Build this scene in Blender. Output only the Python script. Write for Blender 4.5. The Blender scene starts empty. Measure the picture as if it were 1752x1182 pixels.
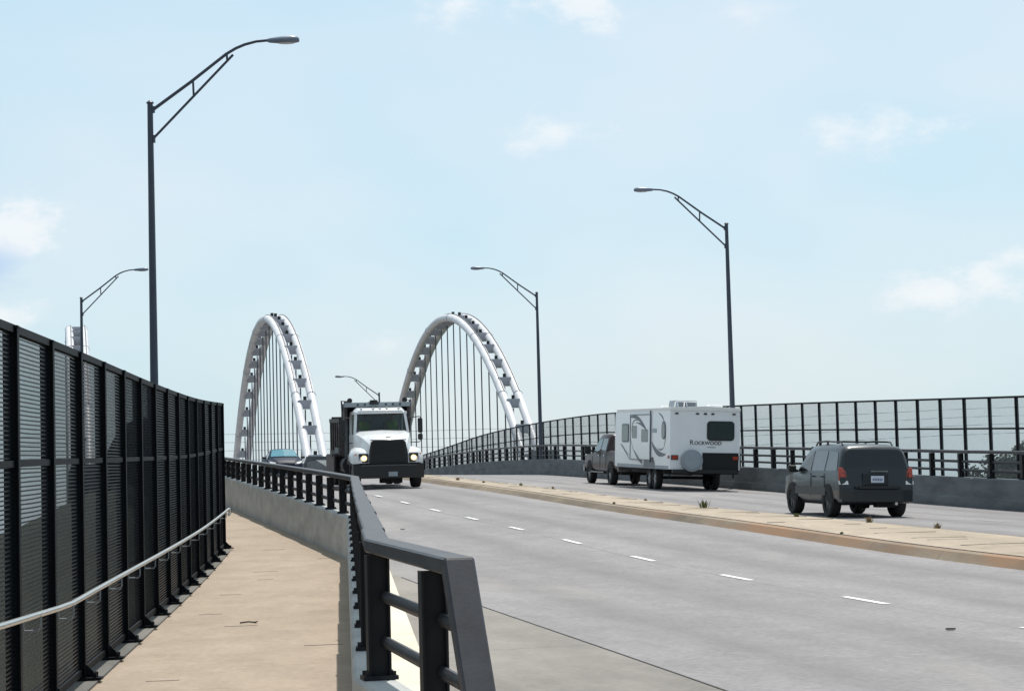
import bpy, math, random
from mathutils import Vector, Matrix
R = math.radians
scene = bpy.context.scene
COL = scene.collection

# ------------------------------------------------------------------ camera
PITCH, ROLL, FPX = 0.0708, R(1.5), 3900.0
cam_d = bpy.data.cameras.new("camera")
cam_d.sensor_fit = 'HORIZONTAL'; cam_d.sensor_width = 36.0
cam_d.lens = FPX / 1752.0 * 36.0
cam_d.clip_start = 0.3; cam_d.clip_end = 9000
cam = bpy.data.objects.new("camera", cam_d); COL.objects.link(cam)
cam.location = (0, 0, 2.05)
cam.rotation_euler = (Matrix.Rotation(R(90) + PITCH, 4, 'X') @ Matrix.Rotation(-ROLL, 4, 'Z')).to_euler()
scene.camera = cam

# ------------------------------------------------------------------ sky and sun
SUN_EL, SUN_AZ = R(64), R(13)       # azimuth measured clockwise from +Y (straight ahead)
W = bpy.data.worlds.new("World"); scene.world = W; W.use_nodes = True
wn = W.node_tree; wn.nodes.clear()
def N(tree, typ, **kw):
    n = tree.nodes.new(typ)
    for k, v in kw.items(): setattr(n, k, v)
    return n
def L(tree, a, b): tree.links.new(a, b)
out = N(wn, 'ShaderNodeOutputWorld'); bg = N(wn, 'ShaderNodeBackground')
sky = N(wn, 'ShaderNodeTexSky', sky_type='NISHITA', sun_disc=False)
sky.sun_elevation = SUN_EL; sky.sun_rotation = SUN_AZ
sky.air_density = 1.0; sky.dust_density = 2.2; sky.ozone_density = 1.2; sky.altitude = 200
tc = N(wn, 'ShaderNodeTexCoord')
SKY_STRENGTH = 0.125
bg.inputs['Strength'].default_value = SKY_STRENGTH
# thin high haze whitening the sky
hz = N(wn, 'ShaderNodeMixRGB'); hz.inputs['Fac'].default_value = 0.72
hz.inputs['Color2'].default_value = (5.55, 7.0, 7.75, 1)
L(wn, sky.outputs[0], hz.inputs['Color1'])
# soft large-scale unevenness of the haze
nz0 = N(wn, 'ShaderNodeTexNoise'); nz0.inputs['Scale'].default_value = 5; nz0.inputs['Detail'].default_value = 3
mp0 = N(wn, 'ShaderNodeMapping'); mp0.inputs['Scale'].default_value = (1, 1, 2.2)
L(wn, tc.outputs['Generated'], mp0.inputs[0]); L(wn, mp0.outputs[0], nz0.inputs[0])
rp0 = N(wn, 'ShaderNodeValToRGB')
rp0.color_ramp.elements[0].position = .35; rp0.color_ramp.elements[0].color = (0.93, 0.985, 1.0, 1)
rp0.color_ramp.elements[1].position = .65; rp0.color_ramp.elements[1].color = (1.09, 1.02, 1.0, 1)
L(wn, nz0.outputs[0], rp0.inputs[0])
m0 = N(wn, 'ShaderNodeMixRGB', blend_type='MULTIPLY'); m0.inputs['Fac'].default_value = 1
L(wn, hz.outputs[0], m0.inputs['Color1']); L(wn, rp0.outputs[0], m0.inputs['Color2'])
# puffs of cloud at compass directions: (azimuth deg, elevation deg, half width, half height, amount)
def math_node(op, a, b=None, clamp=False):
    n = N(wn, 'ShaderNodeMath', operation=op); n.use_clamp = clamp
    for i, v in enumerate((a, b)):
        if v is None: continue
        if isinstance(v, (int, float)): n.inputs[i].default_value = v
        else: L(wn, v, n.inputs[i])
    return n.outputs[0]
sep = N(wn, 'ShaderNodeSeparateXYZ'); L(wn, tc.outputs['Generated'], sep.inputs[0])
az = math_node('ARCTAN2', sep.outputs[0], sep.outputs[1])
el = math_node('ARCSINE', sep.outputs[2])
nz = N(wn, 'ShaderNodeTexNoise'); nz.inputs['Scale'].default_value = 38; nz.inputs['Detail'].default_value = 8
nz.inputs['Roughness'].default_value = .62
mp = N(wn, 'ShaderNodeMapping'); mp.inputs['Scale'].default_value = (1, 1, 1.9)
L(wn, tc.outputs['Generated'], mp.inputs[0]); L(wn, mp.outputs[0], nz.inputs[0])
nzc = math_node('SUBTRACT', nz.outputs[0], .5)
CLOUDS = [(1.2, 9.3, 1.5, .55, .8), (9.2, 9.1, 2.2, .6, .8), (10.6, 5.0, 1.7, .5, 1.0), (12.0, 5.25, 1.6, .6, 1.0), (13.2, 5.6, 1.5, .7, 1.0),
          (-3.3, 4.25, 1.0, .4, .5), (-12.2, 7.2, 1.35, .95, 1.3), (-12.6, 4.9, 1.5, .6, .8), (-1.1, 12.6, .9, .9, .8),
          (1.9, 12.7, 1.9, 1.0, 1.0), (6.0, 12.1, 1.2, .6, .5), (20, 9, 3, 1, 1), (-22, 12, 4, 1.3, 1), (30, 20, 8, 3, 1), (-40, 25, 9, 3, 1),
          (5, 32, 9, 3, 1), (75, 18, 10, 3, 1), (150, 15, 12, 3, 1), (-110, 22, 12, 4, 1), (-160, 14, 10, 2.5, 1)]
tot = None
for a, e, wa, we, amt in CLOUDS:
    dx = math_node('DIVIDE', math_node('SUBTRACT', az, R(a)), R(wa))
    dy = math_node('DIVIDE', math_node('SUBTRACT', el, R(e)), R(we))
    d = math_node('SQRT', math_node('ADD', math_node('MULTIPLY', dx, dx), math_node('MULTIPLY', dy, dy)))
    v = math_node('MULTIPLY', math_node('SUBTRACT', math_node('ADD', 1.0, math_node('MULTIPLY', nzc, 3.2)), d), amt * .9, clamp=True)
    tot = v if tot is None else math_node('MAXIMUM', tot, v)
cl = N(wn, 'ShaderNodeMapRange'); cl.interpolation_type = 'SMOOTHSTEP'
cl.inputs['From Max'].default_value = .95; cl.inputs['To Max'].default_value = .72; L(wn, tot, cl.inputs['Value'])
mc = N(wn, 'ShaderNodeMixRGB'); L(wn, cl.outputs[0], mc.inputs['Fac'])
mc.inputs['Color2'].default_value = (7.6, 7.75, 7.9, 1)
L(wn, m0.outputs[0], mc.inputs['Color1'])
# the deeper blue gap below the cloud at the far left
dx = math_node('DIVIDE', math_node('SUBTRACT', az, R(-12.9)), R(1.1)); dy = math_node('DIVIDE', math_node('SUBTRACT', el, R(6.1)), R(.75))
d = math_node('SQRT', math_node('ADD', math_node('MULTIPLY', dx, dx), math_node('MULTIPLY', dy, dy)))
gap = math_node('MULTIPLY', math_node('SUBTRACT', math_node('ADD', 1.0, math_node('MULTIPLY', nzc, 2.0)), d), .75, clamp=True)
mg = N(wn, 'ShaderNodeMixRGB'); L(wn, gap, mg.inputs['Fac']); mg.inputs['Color2'].default_value = (3.6, 4.9, 7.2, 1)
L(wn, mc.outputs[0], mg.inputs['Color1'])
# a hazy sky is brightest towards the sun and dimmer behind the viewer
dt = N(wn, 'ShaderNodeVectorMath', operation='DOT_PRODUCT'); L(wn, tc.outputs['Generated'], dt.inputs[0]); dt.inputs[1].default_value = (.2, .93, .1)
mr = N(wn, 'ShaderNodeMapRange'); mr.interpolation_type = 'SMOOTHSTEP'; L(wn, dt.outputs['Value'], mr.inputs['Value'])
mr.inputs['From Min'].default_value = -.45; mr.inputs['From Max'].default_value = .75; mr.inputs['To Min'].default_value = .74; mr.inputs['To Max'].default_value = 1.0
dim = N(wn, 'ShaderNodeMixRGB', blend_type='MULTIPLY'); dim.inputs['Fac'].default_value = 1; L(wn, mg.outputs[0], dim.inputs['Color1']); L(wn, mr.outputs[0], dim.inputs['Color2'])
L(wn, dim.outputs[0], bg.inputs['Color']); L(wn, bg.outputs[0], out.inputs[0])

sun_d = bpy.data.lights.new("sun", 'SUN'); sun_d.energy = 4.2; sun_d.angle = R(.6); sun_d.color = (1, .955, .88)
sun = bpy.data.objects.new("sun", sun_d); COL.objects.link(sun); sun.location = (0, 0, 50)
sdir = Vector((math.sin(SUN_AZ) * math.cos(SUN_EL), math.cos(SUN_AZ) * math.cos(SUN_EL), math.sin(SUN_EL)))
sun.rotation_euler = sdir.to_track_quat('Z', 'Y').to_euler()
vs = scene.view_settings
vs.view_transform = 'Standard'; vs.look = 'None'; vs.exposure = 0.0; vs.gamma = 1.0

# ------------------------------------------------------------------ materials
def mat(name, col, rough=.6, metal=0.0, var=.0, scale=3.0, dark=None, streak=None, bump=0.0, bscale=20, coat=0.0, emit=None, estr=0, spec=None):
    m = bpy.data.materials.new(name); m.use_nodes = True; t = m.node_tree
    b = t.nodes['Principled BSDF']
    b.inputs['Base Color'].default_value = (*col, 1); b.inputs['Roughness'].default_value = rough; b.inputs['Metallic'].default_value = metal
    if coat: b.inputs['Coat Weight'].default_value = coat; b.inputs['Coat Roughness'].default_value = .08
    if spec is not None: b.inputs['Specular IOR Level'].default_value = spec
    if emit: b.inputs['Emission Color'].default_value = (*emit, 1); b.inputs['Emission Strength'].default_value = estr
    c = N(t, 'ShaderNodeTexCoord'); mpn = N(t, 'ShaderNodeMapping')
    if streak: mpn.inputs['Scale'].default_value = streak
    L(t, c.outputs['Object'], mpn.inputs[0])
    nzz = N(t, 'ShaderNodeTexNoise'); nzz.inputs['Scale'].default_value = scale; nzz.inputs['Detail'].default_value = 7; nzz.inputs['Roughness'].default_value = .62
    L(t, mpn.outputs[0], nzz.inputs[0])
    rp = N(t, 'ShaderNodeValToRGB')
    dk = dark or tuple(x * (1 - (var or .12)) for x in col); lt = tuple(min(1, x * (1 + (var or .12) * .6)) for x in col)
    rp.color_ramp.elements[0].position = .33; rp.color_ramp.elements[0].color = (*dk, 1)
    rp.color_ramp.elements[1].position = .66; rp.color_ramp.elements[1].color = (*lt, 1)
    L(t, nzz.outputs[0], rp.inputs[0]); L(t, rp.outputs[0], b.inputs['Base Color'])
    if bump:
        n2 = N(t, 'ShaderNodeTexNoise'); n2.inputs['Scale'].default_value = bscale; n2.inputs['Detail'].default_value = 5
        L(t, c.outputs['Object'], n2.inputs[0])
        bp = N(t, 'ShaderNodeBump'); bp.inputs['Strength'].default_value = bump; bp.inputs['Distance'].default_value = .01
        L(t, n2.outputs[0], bp.inputs['Height']); L(t, bp.outputs[0], b.inputs['Normal'])
    m['rp'] = 1
    return m

HEAD = math.atan(.199)              # the road runs 11.3 degrees left of straight ahead
def ground_mat(name, col, dark, light, scale=.6, streak=True, speck=.06, joints=None, cracks=0.0, bands=None, stain=None, stain_end=0, rot=HEAD):
    """sheet material in road coordinates (u across, v along)"""
    m = bpy.data.materials.new(name); m.use_nodes = True; t = m.node_tree; b = t.nodes['Principled BSDF']
    b.inputs['Roughness'].default_value = .85; b.inputs['Specular IOR Level'].default_value = .3
    c = N(t, 'ShaderNodeTexCoord'); ro = N(t, 'ShaderNodeMapping'); ro.inputs['Rotation'].default_value = (0, 0, -rot)
    L(t, c.outputs['Object'], ro.inputs[0])
    def mnode(op, a, bb=None, clamp=False):
        n = N(t, 'ShaderNodeMath', operation=op); n.use_clamp = clamp
        for i, v in enumerate((a, bb)):
            if v is None: continue
            if isinstance(v, (int, float)): n.inputs[i].default_value = v
            else: L(t, v, n.inputs[i])
        return n.outputs[0]
    def noise(sc, det=6, sx=1.0, sy=1.0, rough=.6):
        mm = N(t, 'ShaderNodeMapping'); mm.inputs['Scale'].default_value = (sx, sy, 1); L(t, ro.outputs[0], mm.inputs[0])
        n = N(t, 'ShaderNodeTexNoise'); n.inputs['Scale'].default_value = sc; n.inputs['Detail'].default_value = det; n.inputs['Roughness'].default_value = rough
        L(t, mm.outputs[0], n.inputs[0]); return n.outputs[0]
    def ramp(v, p0, c0, p1, c1):
        r = N(t, 'ShaderNodeValToRGB'); r.color_ramp.elements[0].position = p0; r.color_ramp.elements[0].color = (*c0, 1)
        r.color_ramp.elements[1].position = p1; r.color_ramp.elements[1].color = (*c1, 1); L(t, v, r.inputs[0]); return r.outputs[0]
    def mix(f, a, bb, bt='MIX'):
        n = N(t, 'ShaderNodeMixRGB', blend_type=bt)
        for i, v in zip((0, 1, 2), (f, a, bb)):
            if isinstance(v, (int, float)): n.inputs[i].default_value = v
            elif isinstance(v, tuple): n.inputs[i].default_value = (*v, 1)
            else: L(t, v, n.inputs[i])
        return n.outputs[0]
    base = ramp(noise(scale, 5, 1, .18 if streak else 1), .34, dark, .66, light)
    fine = ramp(noise(14, 6), .3, (1 - speck * 2,) * 3, .7, (1 + speck,) * 3)
    cur = mix(1.0, base, fine, 'MULTIPLY')
    blot = ramp(noise(1.7, 6, 1, .45, .7), .42, (.9, .9, .9), .58, (1.03, 1.03, 1.03))
    cur = mix(.8, cur, blot, 'MULTIPLY')
    sp = N(t, 'ShaderNodeSeparateXYZ'); L(t, ro.outputs[0], sp.inputs[0])
    if bands:                                   # worn wheel tracks: (offset, half width, darkness)
        for o, hw, dk in bands:
            dd = mnode('ABSOLUTE', mnode('SUBTRACT', sp.outputs[0], o * math.cos(HEAD)))
            f = mnode('SUBTRACT', 1.0, mnode('DIVIDE', dd, hw), clamp=True)
            f2 = mnode('MULTIPLY', f, mnode('MULTIPLY', noise(.5, 4, 1, .12), dk * 2), clamp=True)
            cur = mix(f2, cur, tuple(x * .55 for x in col))
    if joints:                                  # transverse hairline joints, broken up
        for period, wd, thr in joints:
            vv = mnode('ADD', sp.outputs[1], mnode('MULTIPLY', noise(.8, 3), .06))
            fr = mnode('FRACT', mnode('DIVIDE', vv, period))
            on = mnode('LESS_THAN', fr, wd / period)
            msk = mnode('GREATER_THAN', noise(1.1, 3, 1.2, .6), thr)
            cur = mix(mnode('MULTIPLY', mnode('MULTIPLY', on, msk), .5), cur, tuple(x * .22 for x in col))
    if cracks:
        vo = N(t, 'ShaderNodeTexVoronoi', feature='DISTANCE_TO_EDGE'); vo.inputs['Scale'].default_value = .35
        mm = N(t, 'ShaderNodeMapping'); L(t, ro.outputs[0], mm.inputs[0])
        n3 = N(t, 'ShaderNodeTexNoise'); n3.inputs['Scale'].default_value = 1.3; n3.inputs['Detail'].default_value = 5; L(t, ro.outputs[0], n3.inputs[0])
        va = N(t, 'ShaderNodeVectorMath', operation='ADD'); L(t, mm.outputs[0], va.inputs[0]); L(t, n3.outputs['Color'], va.inputs[1]); L(t, va.outputs[0], vo.inputs[0])
        on = mnode('LESS_THAN', vo.outputs['Distance'], .0035)
        cur = mix(mnode('MULTIPLY', on, cracks), cur, tuple(x * .45 for x in col))
    if stain:
        sc_, thr_, colr = stain
        f = ramp(noise(sc_, 5, 1, .3, .6), thr_ - .1, (0, 0, 0), thr_ + .1, (1, 1, 1))
        if len(stain) > 3 or stain_end: f = mnode('MULTIPLY', f, mnode('DIVIDE', mnode('SUBTRACT', stain_end, sp.outputs[1]), 8, clamp=True))
        cur = mix(f, cur, colr)
    L(t, cur, b.inputs['Base Color'])
    n2 = noise(60, 4); bp = N(t, 'ShaderNodeBump'); bp.inputs['Strength'].default_value = .25; bp.inputs['Distance'].default_value = .006
    L(t, n2, bp.inputs['Height']); L(t, bp.outputs[0], b.inputs['Normal'])
    return m

M = {}
M['road'] = ground_mat('road_surface', (.272, .256, .258), (.245, .231, .233), (.300, .283, .286), .6, cracks=.22, speck=.11, stain=(.3, .66, (.325, .305, .285)),
                       bands=[(6.6, .6, .4), (8.4, .6, .4), (11.0, .6, .45), (12.7, .6, .45), (17.6, .6, .45), (19.3, .6, .45), (21.0, .5, .45), (22.7, .5, .45), (9.75, .04, .6)])
M['shoulder'] = ground_mat('shoulder_concrete', (.262, .238, .216), (.215, .196, .178), (.305, .280, .252), .8, joints=[(4.5, .03, .35)], cracks=.25)
M['walk'] = ground_mat('sidewalk_concrete', (.385, .307, .235), (.355, .283, .214), (.415, .333, .258), .5, streak=False, speck=.07, joints=[(1.55, .02, .6)], cracks=.0, rot=R(4.3))
M['median'] = ground_mat('median_concrete', (.40, .325, .25), (.35, .285, .215), (.45, .37, .285), .9, joints=[(1.7, .045, .45), (2.9, .05, .5)], cracks=.5)
M['kerb_face'] = ground_mat('kerb_face', (.26, .21, .16), (.18, .145, .11), (.33, .265, .195), 1.2, joints=[(3.1, .03, .3)], stain=(.8, .50, (.31, .185, .11)), stain_end=56)
M['kerb_strip'] = ground_mat('kerb_strip', (.74, .68, .55), (.66, .60, .48), (.78, .72, .60), 1.0, joints=[(3.0, .02, .3)])
M['fence_kerb_shaded'] = ground_mat('fence_kerb_shaded', (.17, .165, .15), (.13, .125, .115), (.21, .20, .18), 1.5)  # kerb concrete with the shade at the fence foot put into its colour
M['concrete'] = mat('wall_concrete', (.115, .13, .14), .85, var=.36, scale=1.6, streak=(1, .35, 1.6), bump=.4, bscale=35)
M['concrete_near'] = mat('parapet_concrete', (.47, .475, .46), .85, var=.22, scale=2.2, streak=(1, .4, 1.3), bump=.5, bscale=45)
M['paint'] = mat('marking_paint', (.80, .80, .78), .6, var=.12, scale=9)
M['paint_worn'] = mat('worn_marking_paint', (.34, .33, .335), .7, var=.2, scale=6)
M['railing'] = mat('railing_paint', (.056, .056, .064), .46, var=.25, scale=5, bump=.06, bscale=60, spec=.25)
M['railing_post_shaded'] = mat('railing_post_shaded_paint', (.016, .017, .021), .5, var=.3, scale=5, spec=.25)  # darker copy of the railing paint: shade below the top rail is coloured in
M['railing_bar'] = mat('railing_bar_paint', (.032, .034, .040), .45, var=.3, scale=5, spec=.25)
M['fence_metal'] = mat('fence_metal', (.0065, .009, .013), .6, var=.25, scale=6, spec=.12)
M['fence_wire'] = mat('fence_wire', (.005, .008, .013), .4, var=.3, scale=6, spec=.18)
M['wire_grey'] = mat('fence_wire_grey', (.22, .25, .28), .5, var=.15, scale=6)
M['steel'] = mat('stainless_steel', (.62, .62, .60), .28, metal=.9, var=.08, scale=14)
M['lamp_post'] = mat('lamp_post_metal', (.055, .068, .10), .45, var=.12, scale=3)
M['lamp_head'] = mat('lamp_head_metal', (.20, .24, .32), .4, var=.08, scale=5)
M['lens'] = mat('lamp_lens', (.55, .58, .6), .2)
M['arch'] = mat('arch_white_paint', (.70, .70, .735), .45, var=.12, scale=.8)
M['arch_beam'] = mat('arch_beam_paint', (.42, .43, .48), .5, var=.08, scale=1.5)
M['arch_edge'] = mat('arch_cable_conduit', (.12, .12, .13), .5)
M['hanger'] = mat('hanger_steel', (.075, .08, .10), .5, var=.1)
M['cable'] = mat('power_cable', (.22, .24, .27), .6)
M['grass'] = mat('terrain_grass', (.035, .045, .028), .95, var=.4, scale=.08)
M['rubber'] = mat('tyre_rubber', (.018, .018, .020), .85, var=.2, scale=12)
M['rim'] = mat('wheel_rim', (.42, .43, .45), .35, metal=.7)
M['rim_dark'] = mat('wheel_rim_dark', (.10, .11, .12), .45, metal=.5)
M['black'] = mat('black_plastic', (.014, .015, .017), .5, var=.15)
M['under'] = mat('underbody', (.012, .012, .013), .8)
M['chrome'] = mat('chrome', (.75, .75, .76), .12, metal=1.0)
M['white_paint'] = mat('white_truck_paint', (.78, .79, .80), .28, coat=.4, var=.10, scale=3)
M['trailer'] = mat('trailer_fiberglass', (.86, .88, .90), .3, coat=.2, var=.05, scale=1.2, streak=(1, 1, .25))
M['trailer_roof'] = mat('trailer_roof_rubber', (.85, .85, .84), .7, var=.05)
M['trailer_skirt'] = mat('trailer_skirt', (.30, .34, .38), .5, var=.1)
M['graphic'] = mat('graphic_stripe', (.095, .115, .14), .4)
M['graphic_lt'] = mat('graphic_stripe_light', (.30, .34, .38), .4)
M['suv'] = mat('suv_grey_paint', (.015, .022, .027), .3, metal=.2, coat=.3, var=.06, scale=1)
M['suv_clad'] = mat('suv_cladding', (.035, .042, .048), .5, var=.08)
M['pickup'] = mat('pickup_maroon_paint', (.040, .024, .027), .35, spec=.25, coat=.12, var=.05)
M['sedan'] = mat('sedan_blue_paint', (.006, .014, .036), .5, spec=.15, var=.05)
M['dump'] = mat('dump_box_paint', (.055, .045, .048), .6, var=.45, scale=2.5)
M['glass'] = mat('tinted_glass', (.008, .011, .014), .05, spec=.6)
M['glass_lt'] = mat('light_glass', (.07, .105, .12), .07, spec=.5)
M['suv_glass'] = mat('suv_side_glass', (.075, .098, .12), .06, spec=.8)
M['sedan_glass'] = mat('sedan_glass', (.09, .27, .34), .12, spec=.3)
M['rv_glass'] = mat('rv_glass', (.030, .045, .048), .08, spec=.7)
M['taillight'] = mat('taillight_red', (.42, .05, .022), .2, coat=.5)
M['amber'] = mat('amber_lens', (.75, .22, .03), .2, coat=.5)
M['clear_lens'] = mat('clear_lens', (.75, .76, .76), .15, coat=.5)
M['headlight'] = mat('headlight_lit', (.9, .75, .5), .2, emit=(1, .72, .34), estr=.9)
M['headlight_core'] = mat('headlight_core', (1, .9, .7), .2, emit=(1, .87, .6), estr=2.6)
M['plate'] = mat('licence_plate', (.62, .68, .78), .4)
M['plate_ink'] = mat('plate_ink', (.08, .11, .25), .5)
M['hivis'] = mat('hivis_vest', (.35, .65, .05), .7)
M['skin'] = mat('skin', (.45, .26, .18), .6)
M['shirt'] = mat('navy_shirt', (.05, .06, .09), .8)
M['bark'] = mat('bark', (.06, .048, .038), .9, var=.3, scale=6)
M['brick'] = mat('brick', (.17, .095, .07), .9, var=.25, scale=4)
M['roof'] = mat('roof_shingle', (.10, .065, .055), .9, var=.2)
M['seat'] = mat('seat_cloth', (.03, .03, .035), .8)
def leafmat(name, c):
    m = mat(name, c, .65, var=.45, scale=.9); return m
M['leaf1'] = leafmat('leaf_green', (.055, .085, .028)); M['leaf2'] = leafmat('leaf_dark', (.022, .042, .018)); M['weed'] = leafmat('weed_green', (.13, .15, .05)); M['weed_dry'] = leafmat('weed_dry', (.28, .20, .10))

# truck windscreen: real clear glass
def clear_glass(name, tint, mixf):
    m = bpy.data.materials.new(name); m.use_nodes = True; t = m.node_tree; t.nodes.clear()
    o = N(t, 'ShaderNodeOutputMaterial'); tr = N(t, 'ShaderNodeBsdfTransparent'); gl = N(t, 'ShaderNodeBsdfGlossy'); mx = N(t, 'ShaderNodeMixShader'); fr = N(t, 'ShaderNodeFresnel')
    fr.inputs[0].default_value = mixf; tr.inputs[0].default_value = (*tint, 1); gl.inputs['Roughness'].default_value = .03
    L(t, fr.outputs[0], mx.inputs[0]); L(t, tr.outputs[0], mx.inputs[1]); L(t, gl.outputs[0], mx.inputs[2]); L(t, mx.outputs[0], o.inputs[0]); return m
M['windscreen'] = clear_glass('windscreen_glass', (.42, .50, .52), 1.55)

# ------------------------------------------------------------------ mesh helpers
class MB:
    def __init__(s): s.v = []; s.f = []; s.smooth = False
    def add(s, vs, fs):
        b = len(s.v); s.v.extend([tuple(p) for p in vs]); s.f.extend([tuple(i + b for i in f) for f in fs]); return s
    def box(s, c, d, rot=None):
        hx, hy, hz = d[0] / 2, d[1] / 2, d[2] / 2
        ps = [Vector((sx * hx, sy * hy, sz * hz)) for sx in (-1, 1) for sy in (-1, 1) for sz in (-1, 1)]
        if rot is not None: ps = [rot @ p for p in ps]
        c = Vector(c); ps = [p + c for p in ps]
        return s.add(ps, [(0, 1, 3, 2), (4, 6, 7, 5), (0, 4, 5, 1), (2, 3, 7, 6), (0, 2, 6, 4), (1, 5, 7, 3)])
    def cbox(s, c, d, ch=.02):
        """box with chamfered edges on the vertical section (x,z) extruded along y, plus slightly inset ends"""
        hx, hy, hz = d[0] / 2, d[1] / 2, d[2] / 2
        pr = [(-hx + ch, -hz), (hx - ch, -hz), (hx, -hz + ch), (hx, hz - ch), (hx - ch, hz), (-hx + ch, hz), (-hx, hz - ch), (-hx, -hz + ch)]
        rings = []
        for y, k in ((-hy, ch), (-hy + ch, 0), (hy - ch, 0), (hy, ch)):
            rings.append([(c[0] + x * (1 - k / hx), c[1] + y, c[2] + z * (1 - k / hz)) for x, z in pr])
        return s.loft(rings)
    def bar(s, a, b, w, h, up=Vector((0, 0, 1))):
        """rectangular bar from a to b, w across, h along up"""
        a, b = Vector(a), Vector(b); d = (b - a).normalized(); x = d.cross(up)
        x = Vector((1, 0, 0)) if x.length < 1e-5 else x.normalized(); u = x.cross(d).normalized()
        ps = []
        for p in (a, b):
            for sx, su in ((-1, -1), (1, -1), (1, 1), (-1, 1)): ps.append(p + x * (sx * w / 2) + u * (su * h / 2))
        return s.add(ps, [(3, 2, 1, 0), (4, 5, 6, 7), (0, 1, 5, 4), (1, 2, 6, 5), (2, 3, 7, 6), (3, 0, 4, 7)])
    def tube(s, pts, r, n=8, cap=True):
        pts = [Vector(p) for p in pts]; rs = r if isinstance(r, (list, tuple)) else [r] * len(pts); rings = []; ref = None
        for i, p in enumerate(pts):
            d = (pts[min(i + 1, len(pts) - 1)] - pts[max(i - 1, 0)]).normalized()
            if ref is None: ref = d.orthogonal().normalized()
            ref = (ref - d * ref.dot(d)).normalized(); y = d.cross(ref)
            rings.append([p + (ref * math.cos(2 * math.pi * k / n) + y * math.sin(2 * math.pi * k / n)) * rs[i] for k in range(n)])
        return s.loft(rings, cap)
    def loft(s, rings, cap=True, closed=True):
        n = len(rings[0]); b = len(s.v)
        for r in rings: s.v.extend([tuple(p) for p in r])
        for i in range(len(rings) - 1):
            for k in range(n if closed else n - 1):
                k2 = (k + 1) % n
                s.f.append((b + i * n + k, b + i * n + k2, b + (i + 1) * n + k2, b + (i + 1) * n + k))
        if cap and closed:
            s.f.append(tuple(b + k for k in reversed(range(n)))); s.f.append(tuple(b + (len(rings) - 1) * n + k for k in range(n)))
        return s
    def cyl(s, c, r, h, axis='z', n=20, r2=None):
        d = {'x': Vector((1, 0, 0)), 'y': Vector((0, 1, 0)), 'z': Vector((0, 0, 1))}[axis]; c = Vector(c)
        return s.tube([c - d * h / 2, c + d * h / 2], [r, r if r2 is None else r2], n)
    def slab(s, poly, th):
        """polygon given as 3D points; extruded by vector th"""
        th = Vector(th); n = len(poly); ps = [Vector(p) for p in poly]
        return s.add(ps + [p + th for p in ps], [tuple(reversed(range(n))), tuple(range(n, 2 * n))] + [(i, (i + 1) % n, n + (i + 1) % n, n + i) for i in range(n)])
    def ellipsoid(s, c, r, n=12, m=8):
        rings = []
        for j in range(m + 1):
            a = -math.pi / 2 + math.pi * j / m; cr = max(math.cos(a), .02)
            rings.append([(c[0] + r[0] * cr * math.cos(2 * math.pi * k / n), c[1] + r[1] * cr * math.sin(2 * math.pi * k / n), c[2] + r[2] * math.sin(a)) for k in range(n)])
        return s.loft(rings)
    def build(s, name, m, parent=None, smooth=False, bevel=0, origin=None, subsurf=0, autosmooth=None):
        vsx = s.v
        if origin is not None: vsx = [(x - origin[0], y - origin[1], z - origin[2]) for x, y, z in s.v]
        me = bpy.data.meshes.new(name); me.from_pydata(vsx, [], s.f); me.update()
        if isinstance(m, (list, tuple)):
            for mm in m: me.materials.append(mm)
        else: me.materials.append(m)
        import bmesh
        bm = bmesh.new(); bm.from_mesh(me); bmesh.ops.recalc_face_normals(bm, faces=bm.faces); bm.to_mesh(me); bm.free()
        o = bpy.data.objects.new(name, me); COL.objects.link(o)
        if parent is not None: o.parent = parent
        elif origin is not None: o.location = origin
        if smooth or autosmooth:
            for p in me.polygons: p.use_smooth = True
            try: me.set_sharp_from_angle(angle=R(autosmooth or 38))
            except Exception: pass
        if bevel:
            bv = o.modifiers.new('bevel', 'BEVEL'); bv.width = bevel; bv.segments = 2; bv.limit_method = 'ANGLE'; bv.angle_limit = R(35)
        if subsurf:
            ss = o.modifiers.new('sub', 'SUBSURF'); ss.levels = subsurf; ss.render_levels = subsurf
        return o

def tag(o, label=None, cat=None, group=None, kind=None):
    if label: o['label'] = label
    if cat: o['category'] = cat
    if group: o['group'] = group
    if kind: o['kind'] = kind
    return o
def thing(name, label, cat, loc=(0, 0, 0), rot=(0, 0, 0), group=None):
    o = bpy.data.objects.new(name, None); COL.objects.link(o); o.location = loc; o.rotation_euler = rot; o.empty_display_size = .3
    return tag(o, label, cat, group)
def copy_obj(o, parent, loc=None, rot=None):
    c = o.copy(); COL.objects.link(c); c.parent = parent
    if loc is not None: c.location = loc
    if rot is not None: c.rotation_euler = rot
    return c

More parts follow.
